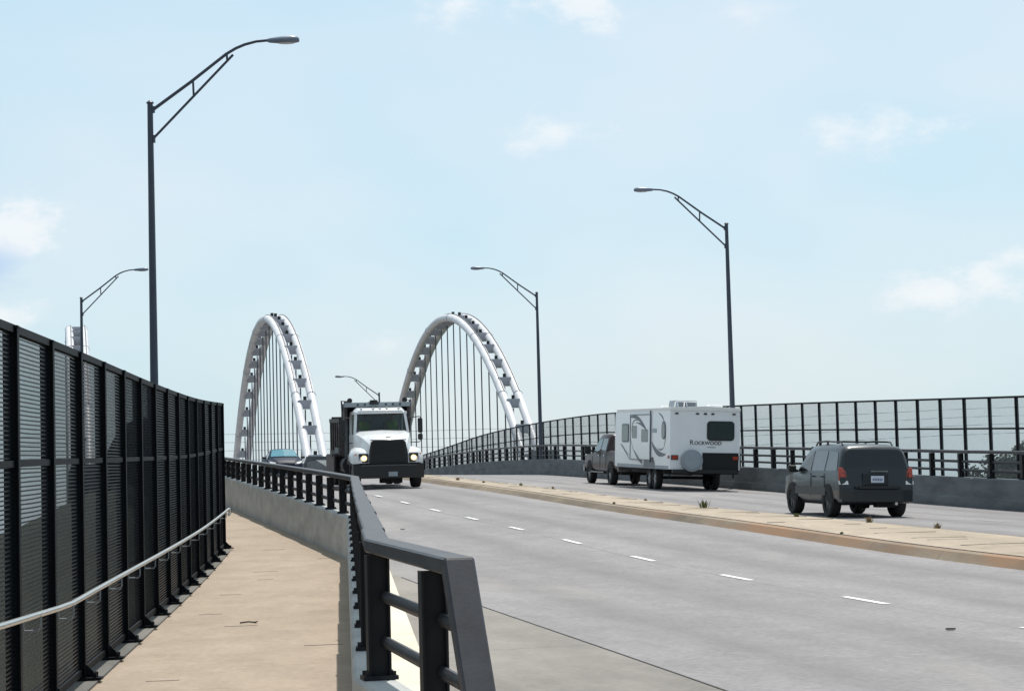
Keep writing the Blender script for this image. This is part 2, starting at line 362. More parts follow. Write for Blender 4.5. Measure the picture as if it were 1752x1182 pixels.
# ------------------------------------------------------------------ the lie of the land
GX, GY, S = .0072, .028, .199
TL = [(-60, 0), (20, 0), (36, .0), (48, .19), (60, .36), (70, .54), (80, .67), (95, .83), (112, .84), (125, .58), (141, .05), (165, -.85), (190, -2.0), (230, -4.4), (300, -9.5), (500, -26)]
TP = [(-60, 0), (20, 0), (36, .0), (48, .14), (60, .27), (74, .41), (85, .52), (100, .66), (112, .68), (125, .5), (141, .04), (165, -.85), (190, -2.0), (230, -4.4), (300, -9.5), (500, -26)]
TR = [(-60, 0), (40, 0), (50, -.06), (56, -.08), (64, .0), (78, .14), (92, .27), (106, .39), (114, .43), (128, .28), (142, -.02), (152, -.32), (165, -.78), (190, -1.95), (230, -4.4), (300, -9.5), (500, -26)]
def interp(tab, x):
    if x <= tab[0][0]: return tab[0][1]
    if x >= tab[-1][0]: return tab[-1][1]
    for i in range(len(tab) - 1):
        if tab[i][0] <= x <= tab[i + 1][0]:
            x0, y0 = tab[i]; x1, y1 = tab[i + 1]
            m0_ = (y1 - tab[i - 1][1]) / (x1 - tab[i - 1][0]) if i > 0 else (y1 - y0) / (x1 - x0)
            m1_ = (tab[i + 2][1] - y0) / (tab[i + 2][0] - x0) if i + 2 < len(tab) else (y1 - y0) / (x1 - x0)
            h = x1 - x0; t = (x - x0) / h
            return (2 * t ** 3 - 3 * t * t + 1) * y0 + (t ** 3 - 2 * t * t + t) * h * m0_ + (-2 * t ** 3 + 3 * t * t) * y1 + (t ** 3 - t * t) * h * m1_
def GZ(x, y):
    o = x + S * y
    if o < 9.7: k = min(1, max(0, (o - 5.2) / 4.5)); d = interp(TP, y) * (1 - k) + interp(TL, y) * k
    else: k = min(1, max(0, (o - 12.0) / 11.9)); d = interp(TL, y) * (1 - k) + interp(TR, y) * k
    return GX * x + GY * y + d
def off(o, y): return o - S * y                       # x of a line parallel to the road
def P(y):                                             # left parapet, sidewalk edge of its rail
    if y < 13.9: return -.94 + (13.9 - y) * .2087
    return min(-.075 * y + .1, 5.2 - S * y)
def F(y): return min(-.075 * y - 2.44, 3.22 - S * y)  # left fence
def G(x, y, h=0.0): return Vector((x, y, GZ(x, y) + h))

YS = [float(y) for y in list(range(-30, 8, 4)) + list(range(8, 60, 1)) + list(range(60, 232, 3)) + [240, 260, 280, 300]]
def strip(lines, ys, dz=0.0):
    """sheet lofted across the given x(y) lines"""
    mb = MB(); n = len(lines)
    for y in ys:
        for ln in lines:
            h = dz
            if isinstance(ln, tuple): ln, h = ln
            x = ln(y); mb.v.append((x, y, GZ(x, y) + h))
    for i in range(len(ys) - 1):
        for k in range(n - 1):
            a = i * n + k; mb.f.append((a, a + 1, a + n + 1, a + n))
    return mb
def struct(name, mb, m): o = mb.build(name, m); o['kind'] = 'structure'; return o

LO = lambda o: (lambda y: off(o, y))
# carriageways: one sheet from the left parapet to the right one
struct('road', strip([(lambda y: P(y) + .17 if y > 11 else -.2 + .2)] + [LO(o) for o in (5.3, 7, 9, 11, 13, 15, 17, 19, 21, 23, 24.0)], YS), M['road'])
# concrete shoulder beside the flared near parapet
ysn = [y for y in YS if y <= 42]
struct('road_shoulder', strip([(lambda y: P(max(y, 11)) + .62), (lambda y: max(5.32 - S * y, P(max(y, 11)) + .64))], ysn, .004), M['shoulder'])
mbj = MB()
for i in range(len(ysn) - 1):
    a, b = ysn[i], ysn[i + 1]
    if 5.3 - S * a > P(max(a, 11)) + .8: mbj.bar(G(off(5.33, a), a, .004), G(off(5.33, b), b, .004), .02, .010)
struct('road_joint', mbj, M['under'])
struct('kerb', strip([(lambda y: P(max(y, 10.4)) + .17, .0), (lambda y: P(max(y, 10.4)) + .17, .10), (lambda y: P(max(y, 10.4)) + .60, .09), (lambda y: P(max(y, 10.4)) + .62, .0)], YS), M['kerb_strip'])
struct('pavement', strip([(lambda y: F(y) + .06), (lambda y: F(y) + .9), (lambda y: F(y) + 1.7), (lambda y: P(max(y, 10.4)) - .02)], YS, .006), M['walk'])
struct('fence_footing', strip([(lambda y: F(y) - .35, -.6), (lambda y: F(y) - .35, .03), (lambda y: F(y) + .17, .03), (lambda y: F(y) + .17, .0)], YS), M['fence_kerb_shaded'])
struct('pavement_right', strip([LO(24.2), LO(25.4), LO(26.9)], YS, .006), M['walk'])
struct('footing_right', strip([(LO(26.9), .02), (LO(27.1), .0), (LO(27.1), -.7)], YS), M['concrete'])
# median: sloped kerb faces and a cracked concrete top
def medw(y): return 2.7 if y < 34 else max(1.75, 2.7 - (y - 34) * .028)
MA, MBb = 13.9, 13.9
struct('median_kerb', strip([(LO(13.78), .0), (LO(13.90), .135), (LO(14.07), .150)], YS), M['kerb_face'])
mm_ = strip([(LO(14.09), .150), (LO(15.0), .16), (lambda y: off(13.9 + medw(y) - .1, y), .150)], YS)
struct('median', mm_, M['median'])
struct('median_kerb_right', strip([(lambda y: off(13.9 + medw(y) - .1, y), .152), (lambda y: off(13.9 + medw(y), y), .0)], YS), M['kerb_face'])
mg_ = MB()
for i in range(len(YS) - 1):
    a, b = YS[i], YS[i + 1]
    if a < 110: mg_.bar(G(off(14.08, a), a, .150), G(off(14.08, b), b, .150), .035, .014)
struct('median_joint', mg_, M['under'])
random.seed(5)
mcr = MB()
for k in range(46):                                   # open cracks and sunken joints across the median
    y = 26 + k * 1.55 + random.uniform(-.5, .5); w = medw(y); o0 = 14.25 + random.uniform(0, w * .55); ln = random.uniform(.3, 1.3)
    o1 = min(o0 + ln, 13.9 + w - .2); dy = random.uniform(-.12, .12)
    mcr.bar(G(off(o0, y), y + .199 * 0, .157), G(off(o1, y + dy), y + dy, .157), random.uniform(.03, .07), .008)
struct('median_cracks', mcr, M['under'])
mcw = MB()
for k in range(11):                                   # short open joints in the pavement
    y = 15 + k * 3.0 + random.uniform(-.7, .7); x0 = F(y) + .35 + random.random() * 1.8; ln = random.uniform(.12, .42)
    if x0 + ln > P(y) - .15: x0 = P(y) - .15 - ln
    mcw.bar(G(x0, y, .008), G(x0 + ln, y + ln * .08, .008), .008 + .0006 * y, .004)
struct('pavement_cracks', mcw, M['shoulder'])
# lane markings
mk = MB(); mk2 = MB()
for k in range(-6, 34):
    yc = 22.72 + k * 5.33
    pts = []
    for (oo, yy) in ((9.77, yc - .74), (9.87, yc - .74), (9.87, yc + .74), (9.77, yc + .74)): pts.append(G(off(oo, yy), yy, .006))
    mk.add(pts, [(0, 1, 2, 3)])
    pts = []
    for (oo, yy) in ((20.0, yc - .72), (20.1, yc - .72), (20.1, yc + .72), (20.0, yc + .72)): pts.append(G(off(oo, yy), yy, .006))
    mk2.add(pts, [(0, 1, 2, 3)])
struct('worn_lane_markings', mk2, M['paint_worn'])
struct('lane_markings', mk, M['paint'])

# terrain and embankment
def TERR(x, y): return -7.0
tb = MB(); n = 48
for rr in (0, 120, 400, 1500, 6000):
    for k in range(n):
        tb.v.append((rr * math.cos(2 * math.pi * k / n), 60 + rr * math.sin(2 * math.pi * k / n), -7.0 - (0 if rr < 500 else rr * .004)))
for i in range(4):
    for k in range(n): a = i * n + k; b = i * n + (k + 1) % n; tb.f.append((a, b, b + n, a + n))
struct('ground', tb, M['grass'])
ye = [y for y in YS if y <= 112]
def emb(x0f, sgn):
    mb = MB()
    for y in ye:
        x = x0f(y); z = GZ(x, y) - .25
        mb.v.append((x, y, z)); mb.v.append((x + sgn * 1.5, y, z - .1)); mb.v.append((x + sgn * (3 + (z + 7.2) * 2), y, -7.1))
    for i in range(len(ye) - 1):
        for k in range(2): a = i * 3 + k; mb.f.append((a, a + 1, a + 4, a + 3))
    return mb
e1 = emb(lambda y: F(y) - .34, -1); e2 = emb(lambda y: off(27.08, y), 1)
e1.add(e2.v, e2.f)
struct('embankment', e1, M['grass'])
# bridge deck slab beyond the abutment
dk = MB(); yd = [y for y in YS if y >= 110]
rings = []
for y in yd:
    xl, xr = F(y) - .36, off(27.12, y)
    rings.append([(xl, y, GZ(xl, y) - .12), (xr, y, GZ(xr, y) - .12), (xr, y, GZ(xr, y) - 1.1), (xl, y, GZ(xl, y) - 1.1)])
dk.loft(rings)
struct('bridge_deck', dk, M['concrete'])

# ------------------------------------------------------------------ concrete parapets
def HW(y): return interp([(0, .62), (13.6, .67), (43, .78), (74, .90), (110, .92), (300, .92)], y)
def wall(name, label, line, side, ys, m, H0=.76, th=.34):
    """line: x(y) of the pavement face; wall extends towards the road by th*side"""
    e = thing(name, label, 'wall', G(line(ys[0]), ys[0]))
    org = e.location.copy(); mb = MB(); rings = []
    for y in ys:
        x = line(y); z = GZ(x, y); s = side; hgt = H0(y) if callable(H0) else H0
        pr = [(0, -.1), (0, hgt - .02), (.02 * s, hgt), ((th - .03) * s, hgt), (th * s, hgt - .03), ((th) * s, .28), ((th + .03) * s, .25), ((th + .03) * s, -.1)]
        rings.append([(x + a, y, z + b) for a, b in pr])
    mb.loft(rings); o = mb.build('wall_body', m, e, origin=org)
    return e
yl = [10.3, 11, 12, 13, 13.6, 13.9, 14.3] + [float(y) for y in range(15, 40, 2)] + [40, 41.1, 42.2, 44, 47, 50] + [float(y) for y in range(54, 220, 4)]
WL = wall('concrete_parapet', 'pale concrete parapet wall along the pavement, bending left behind the black fence', lambda y: P(y) - .07, 1, yl, M['concrete_near'], HW, .25)
yr = [float(y) for y in range(30, 220, 4)]
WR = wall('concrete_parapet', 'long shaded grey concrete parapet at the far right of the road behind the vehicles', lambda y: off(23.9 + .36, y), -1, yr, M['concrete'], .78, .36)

# ------------------------------------------------------------------ railings on the parapets
def railing(name, label, line, ys0, ys1, step, ph, rail_w, z0, near_bend=None, pline=None):
    ZF = z0 if callable(z0) else (lambda y: .78); z0 = ZF(ys0); pline = pline or line
    e = thing(name, label, 'railing', G(line(ys0), ys0, z0)); org = e.location.copy()
    H = 1.46
    # post prototype
    pm = MB()
    hh = H - z0 - .06
    pm.box((-.062, 0, hh / 2), (.012, .11, hh)).box((.062, 0, hh / 2), (.012, .11, hh)).box((0, 0, hh / 2), (.12, .014, hh))
    post = pm.build('post', M['railing_post_shaded'], e)
    bp_ = MB(); bp_.box((0, 0, .012), (.21, .17, .024))
    for sx in (-.08, .08):
        for sy in (-.06, .06): bp_.cyl((sx, sy, .035), .014, .03, n=6)
    y = ph; first = True; cnt = 0
    bproto = None
    while y < ys1 and cnt < 98:
        y2 = y + .3; ang = -math.atan2(line(y2) - line(y), y2 - y) if y > 14.2 else -math.atan(-.2087 if near_bend else 0)
        loc = G(pline(y), y, ZF(y)) - org
        if first: post.location = loc; post.rotation_euler = (0, 0, ang); p = post; first = False
        else: p = copy_obj(post, e, loc, (0, 0, ang))
        p.scale.z = (H - ZF(y) - .05) / hh
        if y < 60:
            if bproto is None: bproto = bp_.build('base_plate', M['railing_post_shaded'], p)
            else: copy_obj(bproto, p, (0, 0, 0))
        y += step; cnt += 1
    # rails
    ends = []; yy = ys0
    segs = []
    if near_bend: segs += [(ys0, 13.9), (13.9, 15.66)]; yy = 15.66
    while yy < ys1: segs.append((yy, min(yy + 4.05, ys1))); yy += 4.05
    for i, (a, b) in enumerate(segs):
        mid = [y for y in (41.1,) if a < y < b and near_bend]
        pts = [a] + mid + [b]
        mb = MB(); rings = []
        for j, y in enumerate(pts):
            x = line(y); z = GZ(x, y) + H
            if near_bend and i == 0 and j == 1: pass
            gapy = .09 if (j == 0 and not (near_bend and i <= 1)) else 0
            gapy = -.09 if (j == len(pts) - 1 and not (near_bend and i == 0)) else gapy
            w = rail_w / 2; t = .042; c = .012
            rings.append([(x + u, y + gapy, z + v) for u, v in ((-w + c, -t), (w - c, -t), (w, -t + c), (w, t - c), (w - c, t), (-w + c, t), (-w, t - c), (-w, -t + c))])
        if b < 60 and b < ys1 and not (near_bend and i == 0):
            sp_ = MB(); sp_.box(G(line(b), b, H - .012), (rail_w - .02, .22, .05)); sp_.build('rail_splice', M['black'], e, origin=org)
        if near_bend and i == 0:                            # the rail folds down into a sloping end piece
            d = Vector((.2043, -.979, 0)); u_ = Vector((.979, .2043, 0)); w = rail_w / 2; c0 = G(line(ys0), ys0, H); c = .012; t = .042
            def ring(po, pi):
                return [pi - u_ * (w - c), pi + u_ * (w - c), pi.lerp(po, .12) + u_ * w, pi.lerp(po, .88) + u_ * w, po + u_ * (w - c), po - u_ * (w - c), pi.lerp(po, .88) - u_ * w, pi.lerp(po, .12) - u_ * w]
            to = c0 + Vector((0, 0, t)); ti = c0 - d * .07 - Vector((0, 0, t))
            dn = d * .56 + Vector((0, 0, -.74))
            rings[0] = ring(to, ti)
            rings.insert(0, ring(to + d * .012 - Vector((0, 0, .012)), ti + dn * .001))
            rings.insert(0, ring(to + dn, ti + dn + Vector((0, 0, .07)) - d * .02))
        mb.loft(rings); mb.build('top_rail', M['railing'], e, origin=org, bevel=.004 if i < 3 and near_bend else 0)
        for fz_ in (.62, .28):
            mb = MB()
            for j in range(len(pts) - 1):
                p0, p1 = [G(line(q), q, ZF(q) + (H - ZF(q)) * fz_) + Vector((.01, 0, 0)) for q in (pts[j], pts[j + 1])]
                dirv = (p1 - p0).normalized(); u = dirv.cross(Vector((0, 0, 1))).normalized(); w = .028; t = .037
                rr = []
                for p in (p0, p1): rr.append([p + u * (w * math.cos(a_)) + Vector((0, 0, t * math.sin(a_))) for a_ in [2 * math.pi * k / 10 for k in range(10)]])
                mb.loft(rr)
            mb.build('middle_rail', M['railing_bar'], e, origin=org, smooth=True)
    return e
RL = railing('railing', 'black metal railing with sloping near end on the pale parapet beside the pavement', lambda y: P(y) + .09, 11.2, 215, 1.93, 11.8, .155, HW, near_bend=True, pline=lambda y: P(y) + .06)
RR = railing('railing', 'dark three bar railing on the grey parapet behind the car and camper at right', lambda y: off(24.08, y), 32, 215, 2.0, 33.1, .14, .78)

# ------------------------------------------------------------------ mesh fences
def fence(name, label, line, ys, height, midz, m_wire, px, pz, tw, post_w, base_plates, side, top_off=0.0):
    e = thing(name, label, 'fence', G(line(ys[0]), ys[0])); org = e.location.copy()
    proto = {}; pb = None
    for i, y in enumerate(ys):
        h = height(y); x = line(y); y2 = y + .5; ang = -math.atan2(line(y2) - x, .5)
        h = round(h, 2); key = h
        if key not in proto:
            mb = MB(); hh = h + .02
            mb.box((-.0 - post_w / 2, 0, hh / 2), (.01, post_w, hh)).box((post_w / 2, 0, hh / 2), (.01, post_w, hh)).box((0, 0, hh / 2), (post_w, .012, hh))
            mb.box((0, 0, hh - .01), (post_w + .02, post_w + .02, .016))
            po = mb.build('post', M['fence_metal'], e); proto[key] = po; po.location = G(x, y) - org; po.rotation_euler = (0, 0, ang)
        else: po = copy_obj(proto[key], e, G(x, y) - org, (0, 0, ang))
        if base_plates and y < 60:
            if pb is None:
                mb = MB(); mb.box((.05, 0, .045), (.30, .20, .022)).box((.14, -.07, .075), (.03, .03, .05)).box((.14, .07, .075), (.03, .03, .05))
                mb.slab([(.04, -.006, .056), (.17, -.006, .056), (.04, -.006, .19)], (0, .012, 0)); pb = mb.build('base_plate', M['fence_metal'], po)
            else: copy_obj(pb, po, (0, 0, 0))
    rails = []
    for i in range(len(ys) - 1):
        a, b = ys[i], ys[i + 1]; xa, xb = line(a), line(b); pa, pb_ = G(xa, a), G(xb, b); ha, hb = height(a), height(b)
        ma, mb2 = midz, midz
        t = MB(); t.bar(pa + Vector((0, 0, ha)), pb_ + Vector((0, 0, hb)), .06, .06)
        t.build('top_rail', M['fence_metal'], e, origin=org)
        t = MB(); t.bar(pa + Vector((0, 0, .10)), pb_ + Vector((0, 0, .10)), .05, .06)
        t.build('bottom_rail', M['fence_metal'], e, origin=org)
        t = MB(); t.bar(pa + Vector((0, 0, ma)), pb_ + Vector((0, 0, mb2)), .05, .05)
        t.build('middle_rail', M['fence_metal'], e, origin=org)
        w = MB(); u = (Vector((xb, b, 0)) - Vector((xa, a, 0))); ln = u.length; un = u.normalized(); nrm = Vector((un.y, -un.x, 0))
        nv = int(ln / px); sag = random.uniform(-1, 1) * .012
        def pt(f, k, dn=0.0):  # f along, k height fraction
            za = pa.z + .12 + (ha - .14) * k; zb = pb_.z + .12 + (hb - .14) * k
            return Vector((xa + (xb - xa) * f, a + (b - a) * f, za + (zb - za) * f)) + nrm * dn
        for k in range(1, nv):
            f = k / nv; w.bar(pt(f, 0), pt(f, 1), tw[0], tw[1], up=un)
        nh = int((ha - .14) / pz)
        for k in range(1, nh):
            kk = k / nh
            if y_near(a): 
                seg = 4; prev = pt(0, kk)
                for q in range(1, seg + 1):
                    f = q / seg; wob = math.sin(f * math.pi) * sag * .5 + random.uniform(-.002, .002)
                    cur = pt(f, kk, math.sin(f * math.pi) * sag) + Vector((0, 0, wob)); w.bar(prev, cur, tw[2], tw[3]); prev = cur
            else: w.bar(pt(0, kk), pt(1, kk), tw[2], tw[3])
        w.build('mesh_panel', m_wire, e, origin=org)
    return e, org
def y_near(y): return y < 48
# left fence
yf = []
y = 10.6
while y < 160:
    yf.append(y); y += 2.06 if y < 44.5 else 2.4
FL, FLo = fence('mesh_fence', 'tall black louvred mesh fence with steel handrail on the left of the pavement', F, yf, lambda y: interp([(0, 3.02), (16, 3.02), (30, 2.95), (45, 2.91), (300, 2.91)], y), 2.02, M['fence_wire'],
                .046, .0335, (.0035, .0036, .004, .0115), .10, True, 1)
yg = []
y = 63.4 - 1.83 * 12
while y < 178: yg.append(y); y += 1.83
FR, FRo = fence('mesh_fence', 'tall see-through mesh fence on slim black posts behind the right parapet', lambda y: off(26.6, y), yg[:90],
                lambda y: interp([(0, 2.84), (60, 2.87), (90, 2.97), (120, 2.86), (142, 2.7), (165, 2.3), (300, 2.1)], y), 2.0, M['wire_grey'], .05, .0275, (.0035, .004, .004, .0048), .075, False, -1)
# stainless handrail, child of the left fence
hp = []
for i in range(0, 38):
    y = 13.0 + i * .87
    h = .84 + (max(0, 18.9 - y) * .031)
    hp.append(G(F(y) + .15, y, h))
hr = MB(); last = hp[-1]
hr.tube(hp + [last + Vector((.0, .14, -.01)), last + Vector((-.02, .20, -.06)), last + Vector((-.03, .18, -.14))], .023, 10)
hr.build('handrail', M['steel'], FL, smooth=True, origin=FLo)
bk = None
for y in yf:
    if y > 47: break
    x = F(y); h = .84 + max(0, 18.9 - y) * .031
    c = G(x + .15, y + .22, h) - FLo
    if bk is None:
        mb = MB(); mb.tube([(0, 0, -.01), (0, 0, -.10), (-.02, 0, -.125), (-.12, 0, -.125), (-.13, 0, -.09), (-.13, 0, -.02)], .008, 6); bk = mb.build('handrail_bracket', M['wire_grey'], FL); bk.location = c
    else: copy_obj(bk, FL, c)

# ------------------------------------------------------------------ street lamps
def lamp(x, y, z, h, arm_dir, label, sc=1.0):
    e = thing('street_lamp', label, 'street lamp', (x, y, z), (0, 0, arm_dir), 'davit street lamps along the bridge approach')
    mb = MB(); mb.tube([(0, 0, 0), (0, 0, h * .5), (0, 0, h)], [.105, .085, .062], 14); o = mb.build('pole', M['lamp_post'], e, smooth=True)
    mb = MB(); mb.tube([(0, 0, h), (0, 0, h + .015), (0, 0, h + .05), (0, 0, h + .075)], [.085, .085, .05, .01], 12); mb.build('pole_cap', M['lamp_post'], o)
    a = MB()
    up = [(.05, 0, -.15), (.9, 0, .45), (1.69, 0, 1.05), (1.9, 0, 1.17), (2.1, 0, 1.25), (2.35, 0, 1.31), (2.62, 0, 1.33)]
    a.tube([(p[0] * sc, 0, h + p[2] * sc) for p in up], [.038, .036, .034, .033, .032, .03, .03], 8)
    a.tube([(.05, 0, h - .79 * sc), (1.84 * sc, 0, h + 1.03 * sc)], .030, 8)
    a.tube([(.95 * sc, 0, h + .485 * sc), (.96 * sc, 0, h + .13 * sc)], .026, 6); a.tube([(1.7 * sc, 0, h + 1.05 * sc), (1.71 * sc, 0, h + .90 * sc)], .026, 6)
    a.box((.075, 0, h - .14), (.05, .10, .14)); a.box((.075, 0, h - .79 * sc), (.05, .10, .16))
    a.build('arm', M['lamp_post'], e, smooth=True)
    hd = MB(); x0 = 2.60 * sc; rings = []
    for t, wy, zt, zb in ((0, .035, .04, -.035), (.06, .07, .055, -.055), (.3, .12, .085, -.075), (.52, .135, .10, -.075), (.66, .10, .075, -.06), (.70, .06, .03, -.045)):
        rings.append([(x0 + t * sc, wy * math.cos(q), h + 1.325 * sc + (zt if math.sin(q) > 0 else -zb) * math.sin(q)) for q in [2 * math.pi * k / 12 for k in range(12)]])
    hd.loft(rings); ho = hd.build('lamp_head', M['lamp_head'], e, smooth=True)
    ln = MB(); ln.ellipsoid((x0 + .42 * sc, 0, h + 1.325 * sc - .068), (.19 * sc, .09, .022)); ln.build('lens', M['lens'], ho)
    return e
lamp(-7.8, 49.5, GZ(-7.8, 49.5) - .25, 9.85, 0, 'tall dark street lamp rising behind the black mesh fence, the biggest in view')
lamp(-21.0, 111, GZ(-21, 111) - .3, 9.45, 0, 'small street lamp at far left, its head meeting the pole of the tall lamp')
lamp(off(24.1, 81.7), 81.7, GZ(off(24.1, 81.7), 81.7) + .5, 9.0, math.pi, 'dark street lamp standing behind the white camper at the right')
lamp(off(24.1, 114.5), 114.5, GZ(off(24.1, 114.5), 114.5) + .5, 8.65, math.pi, 'dark street lamp beside the near leg of the right arch')
lamp(off(24.1, 172), 172, GZ(off(24.1, 172), 172) + .3, 6.95, math.pi, 'small distant street lamp poking up above the dump truck')

# ------------------------------------------------------------------ the three tied arches
YV, ZA, AA = 165.2, 0, .0131
def arch(o, label, ztop, beams_lights=True, xshift=0):
    xa = off(o, YV); zapex = ztop
    y0, y1 = YV - 29.7, YV + 30.8
    e = thing('tied_arch', label, 'bridge arch', G(off(o, y0), y0, -.5)); org = e.location.copy()
    def ctr(y): return Vector((off(o, y), y, zapex - AA * (y - YV) ** 2))
    nx = Vector((1, S, 0)).normalized()
    ribs = []
    for s_ in (-1, 1):
        pts = [ctr(YV - 30.8 + 61.6 * k / 60) + nx * (s_ * .49) for k in range(61)]
        mb = MB(); mb.tube(pts, .272, 16); rb = mb.build('arch_rib', M['arch'], e, smooth=True, origin=org)
        for k in range(8, 56, 9):                       # bolted segment collars
            q0, q1 = pts[k], pts[k] + (pts[k + 1] - pts[k]) * .08; mb = MB(); mb.tube([q0, q1], .295, 16); mb.build('collar', M['arch_beam'], rb, origin=org)
        mb = MB()      # conduit running on top of the rib's inner edge
        cp = []
        for k in range(8, 53):
            y = YV - 30.8 + 61.6 * k / 60; p = ctr(y) + nx * (s_ * .49); tg = Vector((0, 1, -2 * AA * (y - YV))).normalized(); nn = Vector((0, -tg.z, tg.y))
            cp.append(p + nn * .29 + nx * .1)
        mb.tube(cp, .035, 6); mb.build('conduit', M['arch_edge'], rb, origin=org)
    nb = 23
    for k in range(nb):
        y = YV - 28.6 + 57.2 * k / (nb - 1); c = ctr(y); sl = -2 * AA * (y - YV)
        mb = MB()
        zt = c.z + .22
        # tapered box beam between the ribs with an overhanging cap plate
        mb.loft([[c + nx * a + Vector((0, b, -.36)) for a, b in ((-.36, -.34), (.36, -.34), (.36, .34), (-.36, .34))]] +
                [[c + nx * a + Vector((0, b, dz_)) for a, b in ((-.43, -.42), (.43, -.42), (.43, .42), (-.43, .42))] for dz_ in (.10, .18)])
        bm_ = mb.build('cross_beam', M['arch_beam'], e, origin=org)
        if beams_lights:
            mb = MB(); mb.box(c + Vector((0, -.1, .30)), (.20, .2, .24)); mb.build('light_box', M['black'], bm_, origin=org)
        gz = GZ(c.x, y) - .3
        if c.z - gz > .8:
            mb = MB(); mb.tube([(c.x, y, c.z - .4), (c.x, y, gz)], .042, 8); mb.build('hanger', M['hanger'], e, smooth=True, origin=org)
    return e
zap = GX * off(28.2, 164) + GY * 164 + 11.2
arch(28.2, 'white twin ribbed steel arch on the right, standing behind the mesh fence', zap)
arch(15.25, 'white twin ribbed steel arch in the middle, left of the dump truck', GX * off(15.2, 164) + GY * 164 + 11.55)
arch(1.2, 'white steel arch seen nearly end on, its top above the black fence at left', GX * off(1.6, 164) + GY * 164 + 11.25, False)
# concrete plinths and the barrier in the median at the middle arch
pl = MB()
rings = []
for y in [float(v) for v in range(119, 216, 4)]:
    h = .25 + min(1, (y - 119) / 8) * .75
    xa, xb = off(14.1, y), off(16.1, y)
    rings.append([(xa, y, GZ(xa, y) - .05), (xa + .1, y, GZ(xa, y) + h), (xb - .1, y, GZ(xb, y) + h), (xb, y, GZ(xb, y) - .05)])
pl.loft(rings)
o = pl.build('median_barrier', M['concrete'], origin=tuple(G(off(15, 119), 119))); tag(o, 'concrete barrier rising along the median at the foot of the middle arch', 'barrier')
for oo, lab in ((15.25, 'concrete block carrying the near foot of the middle arch'), (28.2, 'concrete block carrying the near foot of the right arch'), (1.65, 'concrete block under the near foot of the left arch behind the fence')):
    y = 133.2; c = G(off(oo, y), y); mb = MB()
    mb.loft([[c + Vector((a, b, z)) for a, b in ((-k, -1.3), (k, -1.3), (k, 1.3), (-k, 1.3))] for z, k in ((-1.2, 1.0), (.9, .95), (1.35, .8))])
    o = mb.build('arch_footing', M['concrete'], origin=tuple(c)); tag(o, lab, 'footing')
# a pair of dark signs/boards fixed on the barrier
mb = MB(); c = G(off(15.9, 121), 121, 1.25); mb.box(c, (1.7, .25, .14)).box(c + Vector((.2, 0, -.28)), (1.9, .25, .14)).box(c + Vector((-.6, .05, -.35)), (.2, .2, .9))
o = mb.build('guide_rail', M['railing'], origin=tuple(c)); tag(o, 'short black double rail stub on the median barrier beside the oncoming car', 'railing')

# ------------------------------------------------------------------ power lines far behind
def pcable(y, zl, zr, label):
    mb = MB(); pts = []
    for k in range(41):
        t = k / 40; x = -260 + 520 * t; pts.append((x, y, zl + (zr - zl) * t + ((t - .5) ** 2 - .25) * 14 * .0 + (((t * 3) % 1 - .5) ** 2) * 5))
    mb.tube(pts, .03, 5); o = mb.build('power_cable', M['cable'], origin=(0, y, (zl + zr) / 2)); tag(o, label, 'power line', 'power lines strung behind the bridge')
for yv, lab in ((728, 'highest power line crossing behind the arches'), (742, 'second highest power line crossing behind the arches'), (756, 'third power line crossing behind the arches'), (772, 'lowest power line crossing behind the arches')):
    yd_ = 420; ang = PITCH - math.atan((yv - 591) / FPX); zc = 2.05 + math.tan(ang) * yd_
    pcable(yd_, zc - 1.5, zc + .5, lab)

# ------------------------------------------------------------------ vehicles
def wheel(parent, x, y, r, w, side, rim, rr=.62, name='wheel'):
    e = bpy.data.objects.new(name, None); COL.objects.link(e); e.parent = parent; e.location = (x, y, r)
    t = MB(); n = 28; pr = [(-w / 2, r * .62), (-w / 2, r * .93), (-w / 2 + .02, r * .985), (-w / 4, r), (w / 4, r), (w / 2 - .02, r * .985), (w / 2, r * .93), (w / 2, r * .62)]
    t.loft([[(a, b * math.cos(q), b * math.sin(q)) for a, b in pr] for q in [2 * math.pi * k / n for k in range(n + 1)]], cap=False)
    t.build('tyre', M['rubber'], e, smooth=True)
    q_ = MB(); q_.cyl((side * w * .28, 0, 0), r * rr, w * .1, 'x', 24); q_.cyl((side * w * .36, 0, 0), r * .16, w * .12, 'x', 12)
    for k in range(5):
        a = 2 * math.pi * k / 5; q_.box((side * w * .36, math.cos(a) * r * .36, math.sin(a) * r * .36), (.02, r * .10, r * .5), Matrix.Rotation(a - math.pi / 2, 3, 'X'))
    q_.cyl((side * w * .40, 0, 0), r * .08, w * .1, 'x', 10)
    q_.build('rim', rim, e)
    return e
def well(parent, x, y, r, side, m):
    mb = MB(); n = 18; pts = [(x, y + r * math.cos(math.pi * k / n), r * .9 * 0 + .34 + r * math.sin(math.pi * k / n)) for k in range(n + 1)]
    mb.slab(pts, (side * .012, 0, 0)); return mb.build('wheel_arch', m, parent)
